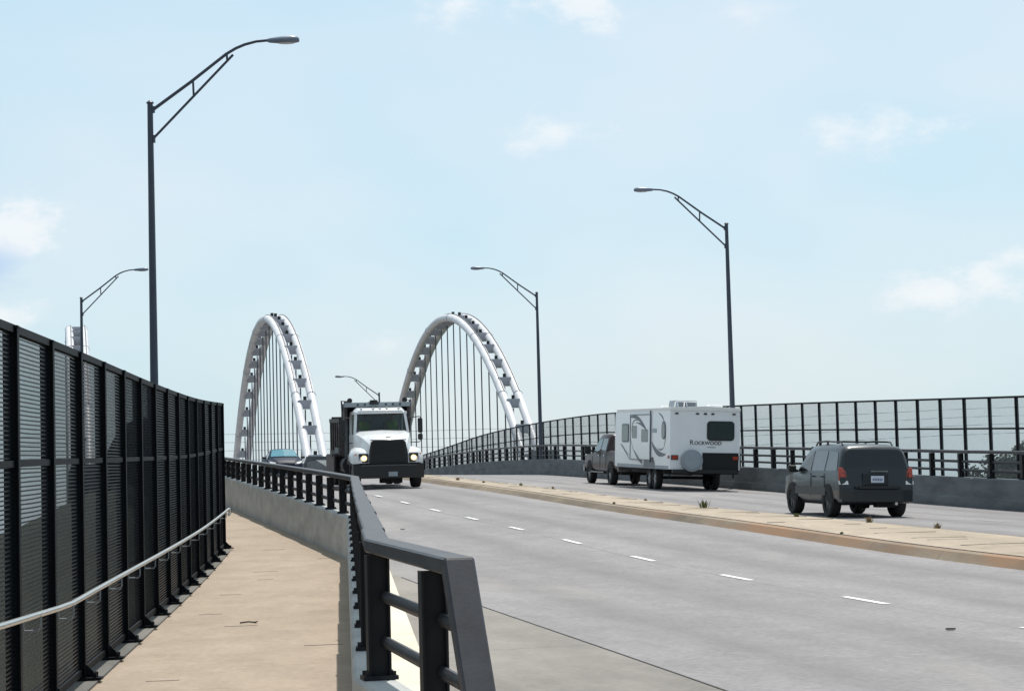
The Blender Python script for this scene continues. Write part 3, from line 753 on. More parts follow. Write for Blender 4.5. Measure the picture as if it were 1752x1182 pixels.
class Body:
    """car body as lofted half profiles. stations: (y, [(x,z)...])"""
    def __init__(s, st): s.st = st
    def prof(s, y):
        st = s.st
        if y <= st[0][0]: return st[0][1]
        for (a, pa), (b, pb) in zip(st, st[1:]):
            if a <= y <= b:
                t = (y - a) / (b - a) if b > a else 0
                return [(p[0] + (q[0] - p[0]) * t, p[1] + (q[1] - p[1]) * t) for p, q in zip(pa, pb)]
        return st[-1][1]
    def mesh(s):
        mb = MB(); mb.loft([[(x, y, z) for x, z in p] + [(-x, y, z) for x, z in reversed(p[:-1])] for y, p in s.st]); return mb
    def side(s, pts, seg, side, outw=.008):
        """panel on segment seg, pts (y, t)"""
        mb = MB(); out_ = []
        for y, t in pts:
            p = s.prof(y); a, b = p[seg], p[seg + 1]; x = a[0] + (b[0] - a[0]) * t; z = a[1] + (b[1] - a[1]) * t
            out_.append((side * (x + outw), y, z + outw * .3))
        mb.slab(out_, (-side * .02, 0, -.004)); return mb
def person(x, y, z, parent_rot, label, vestm, name='person'):
    me = bpy.data.meshes.new('person_body')
    V = [(0, 0, 0), (0, .02, .25), (0, .02, .48), (0, .02, .56), (0, 0, .64), (0, -.01, .76), (.19, .02, .47), (.25, -.10, .24), (.17, -.36, .22), (-.19, .02, .47), (-.25, -.10, .24), (-.17, -.36, .22), (.1, -.15, 0), (.12, -.45, .02), (-.1, -.15, 0), (-.12, -.45, .02)]
    E = [(0, 1), (1, 2), (2, 3), (3, 4), (4, 5), (2, 6), (6, 7), (7, 8), (2, 9), (9, 10), (10, 11), (0, 12), (12, 13), (0, 14), (14, 15)]
    me.from_pydata(V, E, []); o = bpy.data.objects.new(name, me); COL.objects.link(o); me.materials.append(M['skin'])
    sk = o.modifiers.new('skin', 'SKIN'); rads = [.15, .16, .14, .06, .085, .08, .06, .05, .04, .06, .05, .04, .09, .07, .09, .07]
    for i, r_ in enumerate(rads): me.skin_vertices[0].data[i].radius = (r_, r_ * .85)
    me.skin_vertices[0].data[0].use_root = True
    su = o.modifiers.new('sub', 'SUBSURF'); su.levels = su.render_levels = 2
    o.location = (x, y, z); o.rotation_euler = parent_rot; tag(o, label, 'person')
    mb = MB(); mb.loft([[(a * w, b * d + .02, zz) for a, b in ((1, -.5), (1, .5), (.6, 1), (-.6, 1), (-1, .5), (-1, -.5), (-.6, -1), (.6, -1))] for zz, w, d in ((-.02, .19, .15), (.25, .19, .165), (.42, .21, .15), (.51, .17, .12), (.54, .09, .08))])
    mb.build('vest', vestm, o, smooth=True)
    mb = MB(); mb.ellipsoid((0, .01, .79), (.115, .125, .09)); mb.build('hair', M['black'], o, smooth=True)
    return o
def vframe(name, label, cat, o, y, toward=False, dz=0.0):
    x = off(o, y); z = GZ(x, y); gr = (GZ(off(o, y + 3), y + 3) - GZ(off(o, y - 3), y - 3)) / 6.0; cr = (GZ(x + 1, y) - GZ(x - 1, y)) / 2
    e = thing(name, label, cat, (x, y, z + dz))
    m = Matrix.Rotation(HEAD, 4, 'Z') @ Matrix.Rotation(math.atan(gr), 4, 'X') @ Matrix.Rotation(-math.atan(cr), 4, 'Y')
    if toward: m = m @ Matrix.Rotation(math.pi, 4, 'Z')
    e.rotation_euler = m.to_euler(); return e

# ---- SUV (faces +y, origin at its centre on the ground)
def suv():
    e = vframe('suv', 'dark grey four wheel drive estate car with roof rails driving away at the right', 'car', 18.68, 54.5)
    def st(y, w, zb, belt, wr, roof):
        return (y, [(0, zb), (w * .9, zb), (w, zb + .12), (w * 1.0, zb + .28), (w * .985, belt), (wr + .005, roof - .13), (wr - .07, roof - .03), (wr - .22, roof + .0), (0, roof + .018)])
    rows = [(-2.20, .80, .36, .60, .78, .66), (-2.17, .86, .34, .66, .84, .74), (-2.13, .885, .33, .98, .86, 1.06), (-2.08, .89, .33, 1.02, .84, 1.16), (-1.975, .89, .33, 1.03, .765, 1.50), (-1.90, .89, .33, 1.03, .745, 1.61), (-1.75, .89, .33, 1.03, .74, 1.655), (-1.4, .89, .33, 1.03, .74, 1.68), (-.3, .89, .33, 1.02, .74, 1.69),
            (.35, .89, .33, 1.01, .73, 1.65), (.6, .89, .33, 1.01, .73, 1.57), (1.2, .885, .33, 1.0, .80, 1.10), (1.35, .88, .33, .97, .80, 1.04), (1.9, .86, .34, .90, .76, .97), (2.12, .80, .36, .80, .70, .86), (2.2, .70, .40, .66, .62, .70)]
    B = Body([st(*r) for r in rows]); body = B.mesh().build('body', M['suv'], e, autosmooth=50)
    # rear window, wrapping the tailgate
    mb = MB(); mb.slab([(-.75, -2.115, 1.06), (.75, -2.115, 1.06), (.67, -1.985, 1.50), (.60, -1.962, 1.56), (-.60, -1.962, 1.56), (-.67, -1.985, 1.50)], (0, .02, 0)); mb.build('rear_window', M['glass'], e)
    for s_ in (-1, 1):
        # side windows: rear quarter, rear door, front door
        B.side([(-1.88, .12), (-1.10, .08), (-1.10, .93), (-1.70, .93)], 4, s_).build('side_window', M['suv_glass'], e)
        B.side([(-1.02, .08), (-.14, .08), (-.14, .95), (-1.02, .93)], 4, s_).build('side_window', M['suv_glass'], e)
        B.side([(-.04, .08), (1.02, .10), (.52, .90), (-.04, .95)], 4, s_).build('side_window', M['glass'], e)
        mb = MB(); mb.slab([(s_ * .893, -1.18, .50), (s_ * .893, 1.02, .50), (s_ * .893, 1.02, .68), (s_ * .893, -1.18, .68)], (s_ * .02, 0, 0)); mb.build('door_moulding', M['suv_clad'], e)
        for yy in (-.09, -1.06):
            mb = MB(); mb.box((s_ * .891, yy, .74), (.008, .012, .55)); mb.build('door_seam', M['under'], e)
        for yy in (-.25, -1.18 + .3):
            mb = MB(); mb.box((s_ * .905, yy, .93), (.03, .16, .03)); mb.build('door_handle', M['suv_clad'], e)
        # tail lights
        mb = MB(); mb.slab([(s_ * .71, -2.125, .84), (s_ * .895, -2.08, .84), (s_ * .895, -2.04, 1.15), (s_ * .80, -2.075, 1.15), (s_ * .74, -2.11, 1.05)], (0, -.03, 0)); tl = mb.build('tail_light', M['taillight'], e, bevel=.01)
        mb = MB(); mb.slab([(s_ * .69, -2.19, .765), (s_ * .90, -2.14, .765), (s_ * .90, -2.115, .85), (s_ * .70, -2.16, .85)], (0, .03, 0)); mb.build('reversing_lens', M['clear_lens'], tl)
        mb = MB(); mb.slab([(s_ * .76, -2.168, .93), (s_ * .88, -2.13, .93), (s_ * .87, -2.118, 1.02), (s_ * .78, -2.145, 1.02)], (0, .02, 0)); mb.build('indicator_lens', M['taillight'], tl)
        # mirror
        mb = MB(); mb.cbox((s_ * 1.0, .98, 1.10), (.20, .12, .17), .03); mb.bar((s_ * .86, .98, 1.03), (s_ * .95, .98, 1.06), .05, .05); mb.build('wing_mirror', M['black'], e)
        # roof rail
        mb = MB(); mb.tube([(s_ * .60, -1.55, 1.66), (s_ * .60, -1.45, 1.73), (s_ * .60, -.4, 1.755), (s_ * .60, .2, 1.73), (s_ * .60, .32, 1.65)], .02, 6); mb.box((s_ * .6, -.5, 1.71), (.03, .08, .1)); mb.build('roof_rail', M['black'], e)
        for yy in (-1.31, 1.31):
            wheel(e, s_ * .79, yy, .365, .24, s_, M['rim_dark'])
            w_ = MB(); n = 16; pts = [(s_ * .885, yy + .43 * math.cos(math.pi * k / n), .34 + .43 * math.sin(math.pi * k / n)) for k in range(n + 1)]
            w_.slab(pts, (s_ * .010, 0, 0)); w_.build('wheel_arch', M['under'], e)
    for yy in (-.55, .0):
        pass
    mb = MB(); mb.bar((-.60, -1.30, 1.735), (.60, -1.30, 1.735), .05, .03); mb.bar((-.60, -.15, 1.745), (.60, -.15, 1.745), .05, .03); mb.build('roof_crossbar', M['black'], e)
    mb = MB(); mb.loft([[(x, y, z) for x, y in ((-.87, -1.95), (-.86, -2.2), (-.6, -2.27), (.6, -2.27), (.86, -2.2), (.87, -1.95))] for z in (.36, .40, .60, .66)]); mb.build('rear_bumper', M['suv'], e, bevel=.02)
    mb = MB(); mb.box((.0, -2.278, .70), (.95, .03, .06)); mb.box((0, -2.205, .7), (1.1, .1, .04)); mb.build('tow_step', M['black'], e)
    mb = MB(); mb.box((-.04, -2.165, .88), (.62, .05, .30)); rc = mb.build('plate_recess', M['suv'], e, bevel=.02)
    mb = MB(); mb.box((.0, -2.20, .885), (.31, .012, .155)); pt = mb.build('licence_plate', M['plate'], e)
    mb = MB()
    for k in range(6): mb.box((-.105 + k * .042, -2.209, .88), (.022, .004, .055))
    mb.build('plate_characters', M['plate_ink'], pt)
    mb = MB(); mb.box((0.05, -2.165, 1.065), (.42, .03, .03)); mb.build('tailgate_handle', M['chrome'], e)
    mb = MB(); mb.box((0, .1, .34), (1.5, 3.6, .12)); mb.cyl((0, -1.31, .34), .06, 1.4, 'x'); mb.cyl((.0, -1.31, .33), .13, .2, 'x'); mb.box((.3, -1.9, .30), (.5, .25, .13)); mb.build('chassis', M['under'], e)
    mb = MB(); mb.cyl((.42, -2.15, .33), .035, .3, 'y'); mb.build('exhaust', M['steel'], e)
    mb = MB(); mb.slab([(-.70, 1.19, 1.08), (.70, 1.19, 1.08), (.62, .63, 1.61), (-.62, .63, 1.61)], (0, -.01, .012)); mb.build('windscreen', M['glass'], e)
    for s_ in (-1, 1):
        mb = MB(); mb.slab([(s_ * .55, 2.165, .70), (s_ * .78, 2.10, .70), (s_ * .78, 2.06, .84), (s_ * .55, 2.13, .86)], (0, .02, 0)); mb.build('headlight', M['clear_lens'], e)
    return e
suv()

# ---- travel trailer (origin: centre of rear face on the ground, front = +y)
def text_mesh(s, size, parent, m, loc, rot, ext=.004, name='lettering', bold=.0):
    cu = bpy.data.curves.new(name, 'FONT'); cu.body = s; cu.size = size; cu.extrude = ext; cu.offset = bold; cu.align_x = 'LEFT'
    to = bpy.data.objects.new(name, cu); COL.objects.link(to)
    dg = bpy.context.evaluated_depsgraph_get(); me = bpy.data.meshes.new_from_object(to.evaluated_get(dg))
    bpy.data.objects.remove(to); me.materials.clear(); me.materials.append(m)
    o = bpy.data.objects.new(name, me); COL.objects.link(o); o.parent = parent; o.location = loc; o.rotation_euler = rot; return o
def arc_stripe(pts, w0, w1, x):
    """curved tapering decal in the side plane; pts (y,z)"""
    mb = MB(); n = len(pts); a = []; b = []
    for i, (y, z) in enumerate(pts):
        p, q = pts[max(0, i - 1)], pts[min(n - 1, i + 1)]; dy, dz_ = q[0] - p[0], q[1] - p[1]; l = math.hypot(dy, dz_) or 1
        w = (w0 + (w1 - w0) * i / (n - 1)) * math.sin(math.pi * (.08 + .84 * i / (n - 1))); a.append((x, y - dz_ / l * w / 2, z + dy / l * w / 2)); b.append((x, y + dz_ / l * w / 2, z - dy / l * w / 2))
    return mb.slab(a + b[::-1], (-.004, 0, 0))
def bez(p0, p1, p2, n=12): return [((1 - t) ** 2 * p0[0] + 2 * (1 - t) * t * p1[0] + t * t * p2[0], (1 - t) ** 2 * p0[1] + 2 * (1 - t) * t * p1[1] + t * t * p2[1]) for t in [k / n for k in range(n + 1)]]
def rrect(x0, z0, x1, z1, r, n=4):
    o_ = []
    for cx, cz, a0 in ((x1 - r, z1 - r, 0), (x0 + r, z1 - r, 90), (x0 + r, z0 + r, 180), (x1 - r, z0 + r, 270)):
        for k in range(n + 1): a = R(a0 + 90 * k / n); o_.append((cx + r * math.cos(a), cz + r * math.sin(a)))
    return o_
def trailer():
    e = vframe('travel_trailer', 'long white travel trailer with dark swoosh stripes, towed by the maroon pickup', 'camper trailer', 21.68, 77)
    W2, LL, zb, zt = 1.22, 7.75, .72, 2.76
    mb = MB()
    rings = []
    for y, t_, b_ in ((0, 0, 0), (.03, .03, 0), (LL - .3, .03, 0), (LL - .08, -.05, .02), (LL, -.2, .05)):
        rings.append([(-W2, y, zb + b_), (W2, y, zb + b_), (W2, y, zt + t_ - .04), (W2 - .04, y, zt + t_), (0, y, zt + t_ + .05), (-W2 + .04, y, zt + t_), (-W2, y, zt + t_ - .04)])
    mb.loft(rings); mb.build('body', M['trailer'], e)
    mb = MB(); rings = []
    for y in (-.03, LL - .25): rings.append([(-W2 - .012, y, zt - .06), (W2 + .012, y, zt - .06), (W2 + .012, y, zt + .04), (0, y, zt + .10), (-W2 - .012, y, zt + .04)])
    mb.loft(rings); mb.build('roof', M['trailer_roof'], e, bevel=.01)
    sx = -W2 - .004
    # lower skirt
    mb = MB(); mb.box((-W2 - .006, LL / 2 - .1, zb + .05), (.012, LL - .6, .12)); mb.box((W2 + .006, LL / 2 - .1, zb + .05), (.012, LL - .6, .12)); mb.build('skirt', M['trailer_skirt'], e)
    # windows on the left side (y from rear, z)
    for (a, b, c, d, r_) in ((5.72, 6.62, 1.66, 2.22, .07), (4.42, 5.15, 1.75, 2.20, .07), (2.85, 3.80, 1.62, 2.07, .07), (.62, 1.02, 1.78, 2.28, .18)):
        fr = rrect(a - .05, c - .05, b + .05, d + .05, r_ + .03); gl = rrect(a, c, b, d, r_)
        mb = MB(); mb.slab([(sx, p[0], p[1]) for p in fr], (-.018, 0, 0)); f = mb.build('window', M['graphic'], e)
        mb = MB(); mb.slab([(sx - .018, p[0], p[1]) for p in gl], (-.006, 0, 0)); mb.build('pane', M['rv_glass'], f)
    # slide-out outline
    mb = MB()
    for a, b in (((2.55, 2.58), (5.35, 2.58)), ((2.55, 1.0), (5.35, 1.0))): mb.bar((sx - .03, a[0], a[1]), (sx - .03, b[0], b[1]), .03, .03)
    mb.bar((sx - .03, 2.52, .92), (sx - .03, 2.52, 2.72), .03, .055, up=Vector((0, 1, 0))); mb.bar((sx - .03, 5.35, 1.0), (sx - .03, 5.35, 2.58), .02, .03, up=Vector((0, 1, 0)))
    mb.build('slide_out_seal', M['graphic'], e)
    mb = MB(); mb.box((sx - .012, 3.95, 1.79), (.016, 2.78, 1.56)); mb.build('slide_out_panel', M['trailer'], e)
    x = sx - .024
    gs = [(bez((5.3, 2.50), (4.2, 2.62), (3.05, 2.02)), .16, .10), (bez((5.15, 1.95), (5.2, 2.5), (4.2, 2.38)), .05, .05), (bez((4.6, 2.3), (3.7, 2.30), (3.1, 2.05)), .05, .12),
          (bez((4.75, 1.30), (4.2, 1.0), (3.6, .86)), .12, .09), (bez((5.3, 1.75), (5.0, 1.3), (4.3, 1.1)), .02, .03),
          ]
    for pts, w0, w1 in gs: arc_stripe(pts, w0, w1, x).build('stripe', M['graphic'], e)
    x = sx
    for pts, w0, w1, m in [(bez((2.4, 1.62), (1.7, 1.10), (.55, 1.22)), .22, .16, 'graphic'), (bez((1.55, 2.62), (1.0, 2.55), (.78, 2.30)), .05, .07, 'graphic'), (bez((.78, 2.35), (.35, 1.85), (.80, 1.45)), .05, .06, 'graphic'), (bez((.80, 1.45), (1.2, 1.3), (1.6, 1.42)), .06, .03, 'graphic'),
                           (bez((6.9, 1.55), (6.2, 1.35), (5.6, 1.0)), .08, .05, 'graphic'), (bez((6.6, 1.5), (6.0, 1.2), (5.5, 1.15)), .04, .03, 'graphic_lt')]:
        arc_stripe(pts, w0, w1, x).build('stripe', M[m], e)
    mb = MB(); mb.box((sx - .004, 2.05, 2.02), (.006, .55, .14)); mb.build('label_panel', M['graphic_lt'], e)
    mb = MB(); mb.box((sx - .01, 2.25, 1.02), (.02, .12, .17)); mb.build('hatch', M['black'], e)
    mb = MB(); mb.cbox((sx - .02, .12, 1.13), (.03, .14, .10), .01); mb.build('side_marker', M['taillight'], e)
    # rear face
    mb = MB(); mb.slab([(p[0], -.004, p[1]) for p in rrect(.06, 1.70, 1.02, 2.36, .12)], (0, -.02, 0)); f = mb.build('rear_window', M['black'], e)
    mb = MB(); mb.slab([(p[0], -.026, p[1]) for p in rrect(.10, 1.74, .98, 2.32, .10)], (0, -.004, 0)); mb.build('pane', M['rv_glass'], f)
    text_mesh('R', .235, e, M['black'], (-.54, -.008, 1.555), (R(90), 0, 0), bold=.0)
    text_mesh('OCKWOOD', .17, e, M['black'], (-.38, -.008, 1.56), (R(90), 0, 0), bold=.002)
    text_mesh('Signature', .09, e, M['graphic_lt'], (-.02, -.008, 1.45), (R(90), 0, 0)) if False else None
    mb = MB(); mb.box((.22, -.006, 1.475), (.30, .006, .03)); mb.build('script_line', M['graphic_lt'], e)
    for xx in (-1.0, -.28, .0, .26, 1.0):
        mb = MB(); mb.cbox((xx, -.02, 2.60), (.11, .03, .055), .01); mb.build('clearance_light', M['black'], e)
    mb = MB(); mb.box((-.93, -.006, 2.40), (.42, .01, .03)); mb.build('drip_strip', M['trailer_roof'], e)
    mb = MB(); mb.box((.54, .02, .93), (1.26, .10, .72)); mb.build('underbody_panel', M['under'], e)
    mb = MB(); mb.box((.0, -.06, .66), (2.3, .12, .12)); mb.build('rear_bumper', M['black'], e)
    mb = MB(); mb.cyl((-.50, -.14, 1.02), .37, .20, 'y', 32); mb.cyl((-.50, -.255, 1.02), .30, .03, 'y', 32); mb.build('spare_wheel_cover', M['trailer_skirt'], e, bevel=.03)
    for s_ in (-1, 1):
        mb = MB(); mb.box((s_ * 1.06, -.015, 1.12), (.24, .03, .16)); tl = mb.build('tail_light', M['black'], e)
        mb = MB(); mb.box((s_ * 1.06 , -.032, 1.12), (.18, .01, .11)); mb.build('lens', M['taillight'], tl)
        mb = MB(); mb.box((s_ * 1.12, .4, .60), (.04, .04, .35)); mb.build('stabiliser_leg', M['under'], e)
    # roof furniture
    mb = MB(); rings = [[(-.25 + a, y, z) for a, z in ((-w, 2.80), (w, 2.80), (w * .95, 3.07 - k), (-w * .95, 3.07 - k))] for y, w, k in ((1.4, .36, .06), (1.55, .40, 0), (2.3, .40, 0), (2.6, .34, .1))]
    mb = MB(); mb.loft(rings); ac = mb.build('air_conditioner', M['trailer_skirt'], e, bevel=.02)
    mb = MB()
    for k in range(5): mb.box((-.25, 1.395, 2.86 + k * .035), (.6, .02, .012))
    mb.build('grille', M['graphic'], ac)
    for yy in (3.9, 5.3):
        mb = MB(); mb.cbox((.1, yy, 2.88), (.4, .4, .12), .03); mb.build('roof_vent', M['trailer_roof'], e)
    mb = MB(); mb.cbox((.55, .8, 2.87), (.45, .5, .12), .04); mb.build('roof_vent', M['trailer_roof'], e)
    mb = MB(); mb.tube([(-.98, .12, 2.68), (-.98, -.06, 2.86), (-.98, .1, 3.02), (-.98, .3, 2.98), (-.98, .35, 2.8)], .016, 6); mb.tube([(-.66, .12, 2.68), (-.66, -.06, 2.86), (-.66, .1, 3.02), (-.66, .3, 2.98), (-.66, .35, 2.8)], .016, 6)
    mb.tube([(-.98, .1, 3.01), (-.66, .1, 3.01)], .014, 6); mb.build('ladder_top', M['chrome'], e)
    # running gear
    for s_ in (-1, 1):
        for yy in (2.35, 3.12): wheel(e, s_ * 1.02, yy, .36, .22, s_, M['rim'])
        mb = MB(); n = 16
        pts = [(s_ * (W2 + .006), 3.55 - .02, .74), (s_ * (W2 + .006), 3.4, 1.0), (s_ * (W2 + .006), 3.1, 1.08), (s_ * (W2 + .006), 2.35, 1.08), (s_ * (W2 + .006), 2.06, 1.0), (s_ * (W2 + .006), 1.92, .74)]
        mb.slab(pts, (s_ * .012, 0, 0)); mb.build('wheel_arch', M['graphic'], e)
    mb = MB(); mb.box((-.5, LL / 2, .62), (.1, LL, .2)); mb.box((.5, LL / 2, .62), (.1, LL, .2)); mb.box((0, 2.7, .40), (1.9, .1, .1)); mb.box((0, 1.5, .62), (1.0, 1.2, .16))
    mb.bar((-.5, LL, .6), (0, LL + 1.1, .55), .08, .12); mb.bar((.5, LL, .6), (0, LL + 1.1, .55), .08, .12); mb.build('chassis', M['under'], e)
    return e
trailer()

# ---- pickup
def pickup():
    e = vframe('pickup_truck', 'dark maroon crew cab pickup truck towing the white travel trailer', 'pickup truck', 21.68, 88.0)
    def st(y, w, zb, belt, wr, roof): return (y, [(0, zb), (w * .92, zb), (w, zb + .12), (w, zb + .3), (w * .985, belt), (wr + .005, roof - .13), (wr - .06, roof - .03), (wr - .2, roof), (0, roof + .015)])
    rows = [(-2.78, .94, .55, 1.22, .93, 1.30), (-1.02, .97, .50, 1.24, .94, 1.32), (-.98, .97, .50, 1.24, .80, 1.80), (-.9, .97, .50, 1.24, .80, 1.90), (.4, .97, .50, 1.22, .80, 1.93), (.72, .97, .50, 1.20, .80, 1.86), (1.30, .97, .50, 1.18, .88, 1.28), (1.42, .97, .50, 1.18, .88, 1.24), (2.5, .95, .52, 1.10, .84, 1.17), (2.74, .92, .55, .95, .80, 1.02), (2.80, .88, .60, .85, .78, .90)]
    B = Body([st(*r) for r in rows]); B.mesh().build('body', M['pickup'], e, autosmooth=50)
    for s_ in (-1, 1):
        B.side([(-.88, .1), (-.08, .1), (-.08, .93), (-.80, .93)], 4, s_).build('side_window', M['glass_lt'], e)
        B.side([(.02, .1), (1.10, .1), (.66, .85), (.02, .93)], 4, s_).build('side_window', M['glass_lt'], e)
        mb = MB(); mb.cbox((s_ * 1.22, 1.05, 1.30), (.22, .12, .34), .03); mb.bar((s_ * .95, 1.05, 1.25), (s_ * 1.14, 1.05, 1.28), .06, .06); mb.build('wing_mirror', M['black'], e)
        for yy in (-1.0, -.03, 1.22): mb = MB(); mb.box((s_ * .972, yy, .9), (.008, .014, .62)); mb.build('door_seam', M['under'], e)
        for yy in (-.72, .12): mb = MB(); mb.box((s_ * .985, yy, 1.10), (.03, .18, .035)); mb.build('door_handle', M['chrome'], e)
        mb = MB(); mb.bar((s_ * 1.0, -.95, .46), (s_ * 1.0, 1.2, .46), .10, .05); mb.build('side_step', M['chrome'], e)
        for yy in (-1.75, 1.70):
            wheel(e, s_ * .87, yy, .40, .26, s_, M['rim'])
            mb = MB(); n = 16; pts = [(s_ * .968, yy + .50 * math.cos(math.pi * k / n), .42 + .48 * math.sin(math.pi * k / n)) for k in range(n + 1)]
            mb.slab(pts, (s_ * .010, 0, 0)); mb.build('wheel_arch', M['under'], e)
        mb = MB(); mb.box((s_ * .90, -2.79, 1.0), (.12, .03, .36)); mb.build('tail_light', M['taillight'], e)
        mb = MB(); mb.box((s_ * .72, 2.785, .84), (.3, .04, .16)); mb.build('headlight', M['clear_lens'], e)
    mb = MB(); mb.slab([(-.78, 1.29, 1.28), (.78, 1.29, 1.28), (.68, .74, 1.86), (-.68, .74, 1.86)], (0, -.01, .015)); mb.build('windscreen', M['glass'], e)
    mb = MB(); mb.slab([(-.70, -1.015, 1.42), (.70, -1.015, 1.42), (.66, -.99, 1.78), (-.66, -.99, 1.78)], (0, -.015, 0)); mb.build('rear_window', M['glass'], e)
    mb = MB(); mb.box((0, -2.86, .60), (1.9, .14, .18)); mb.build('rear_bumper', M['chrome'], e)
    mb = MB(); mb.box((0, 2.86, .58), (1.85, .14, .26)); mb.build('front_bumper', M['chrome'], e)
    mb = MB(); mb.box((0, -1.9, 1.318), (1.66, 1.6, .02)); mb.build('bed_cover', M['black'], e)
    mb = MB(); mb.box((0, 0, .48), (1.5, 5.2, .18)); mb.build('chassis', M['under'], e)
    return e
pickup()

# ---- sedan (front towards us)
def sedan():
    e = vframe('sedan_car', 'dark blue saloon car coming towards us in front of the middle arch', 'car', 11.65, 120.2, True)
    def st(y, w, zb, belt, wr, roof): return (y, [(0, zb), (w * .9, zb), (w, zb + .12), (w, zb + .25), (w * .98, belt), (wr + .01, roof - .09), (wr - .08, roof - .02), (wr - .22, roof), (0, roof + .02)])
    rows = [(-2.35, .74, .35, .80, .66, .85), (-2.2, .84, .28, .92, .72, .98), (-1.6, .90, .24, .95, .72, 1.06), (-.95, .91, .22, .95, .62, 1.36), (-.3, .91, .22, .94, .61, 1.45), (.25, .91, .22, .93, .62, 1.42), (.5, .91, .22, .92, .64, 1.34), (1.15, .90, .22, .88, .74, 1.0), (1.3, .90, .22, .86, .74, .96), (1.95, .88, .24, .74, .66, .84), (2.25, .80, .26, .62, .58, .70), (2.38, .66, .30, .52, .5, .56)]
    B = Body([st(*r) for r in rows]); B.mesh().build('body', M['sedan'], e, autosmooth=60)
    mb = MB(); mb.slab([(-.70, 1.17, 1.02), (0, 1.22, 1.035), (.70, 1.17, 1.02), (.58, .54, 1.37), (0, .56, 1.40), (-.58, .54, 1.37)], (0, -.008, .016)); mb.build('windscreen', M['sedan_glass'], e)
    for s_ in (-1, 1):
        B.side([(-1.25, .15), (-.2, .1), (-.2, .9), (-.75, .9)], 4, s_).build('side_window', M['glass'], e); B.side([(-.1, .1), (.95, .12), (.45, .85), (-.1, .92)], 4, s_).build('side_window', M['glass'], e)
        mb = MB(); mb.cbox((s_ * 1.0, .92, .98), (.22, .12, .13), .03); mb.build('wing_mirror', M['black'], e)
        mb = MB(); mb.slab([(s_ * .45, 2.30, .60), (s_ * .80, 2.12, .64), (s_ * .84, 1.90, .76), (s_ * .52, 2.16, .70)], (0, .03, .012)); mb.build('headlight', M['clear_lens'], e)
        for yy in (-1.4, 1.42):
            wheel(e, s_ * .80, yy, .33, .22, s_, M['rim'])
            mb = MB(); n = 14; pts = [(s_ * .905, yy + .38 * math.cos(math.pi * k / n), .33 + .37 * math.sin(math.pi * k / n)) for k in range(n + 1)]
            mb.slab(pts, (s_ * .01, 0, 0)); mb.build('wheel_arch', M['under'], e)
    mb = MB(); mb.slab([(-.36, 2.36, .36), (.36, 2.36, .36), (.40, 2.28, .64), (-.40, 2.28, .64)], (0, .03, 0)); g_ = mb.build('grille', M['under'], e)
    mb = MB(); mb.cyl((0, 2.35, .52), .06, .03, 'y', 16); mb.build('badge', M['chrome'], g_)
    mb = MB(); mb.box((0, 0, .24), (1.5, 4.0, .08)); mb.build('chassis', M['under'], e)
    return e
sedan()

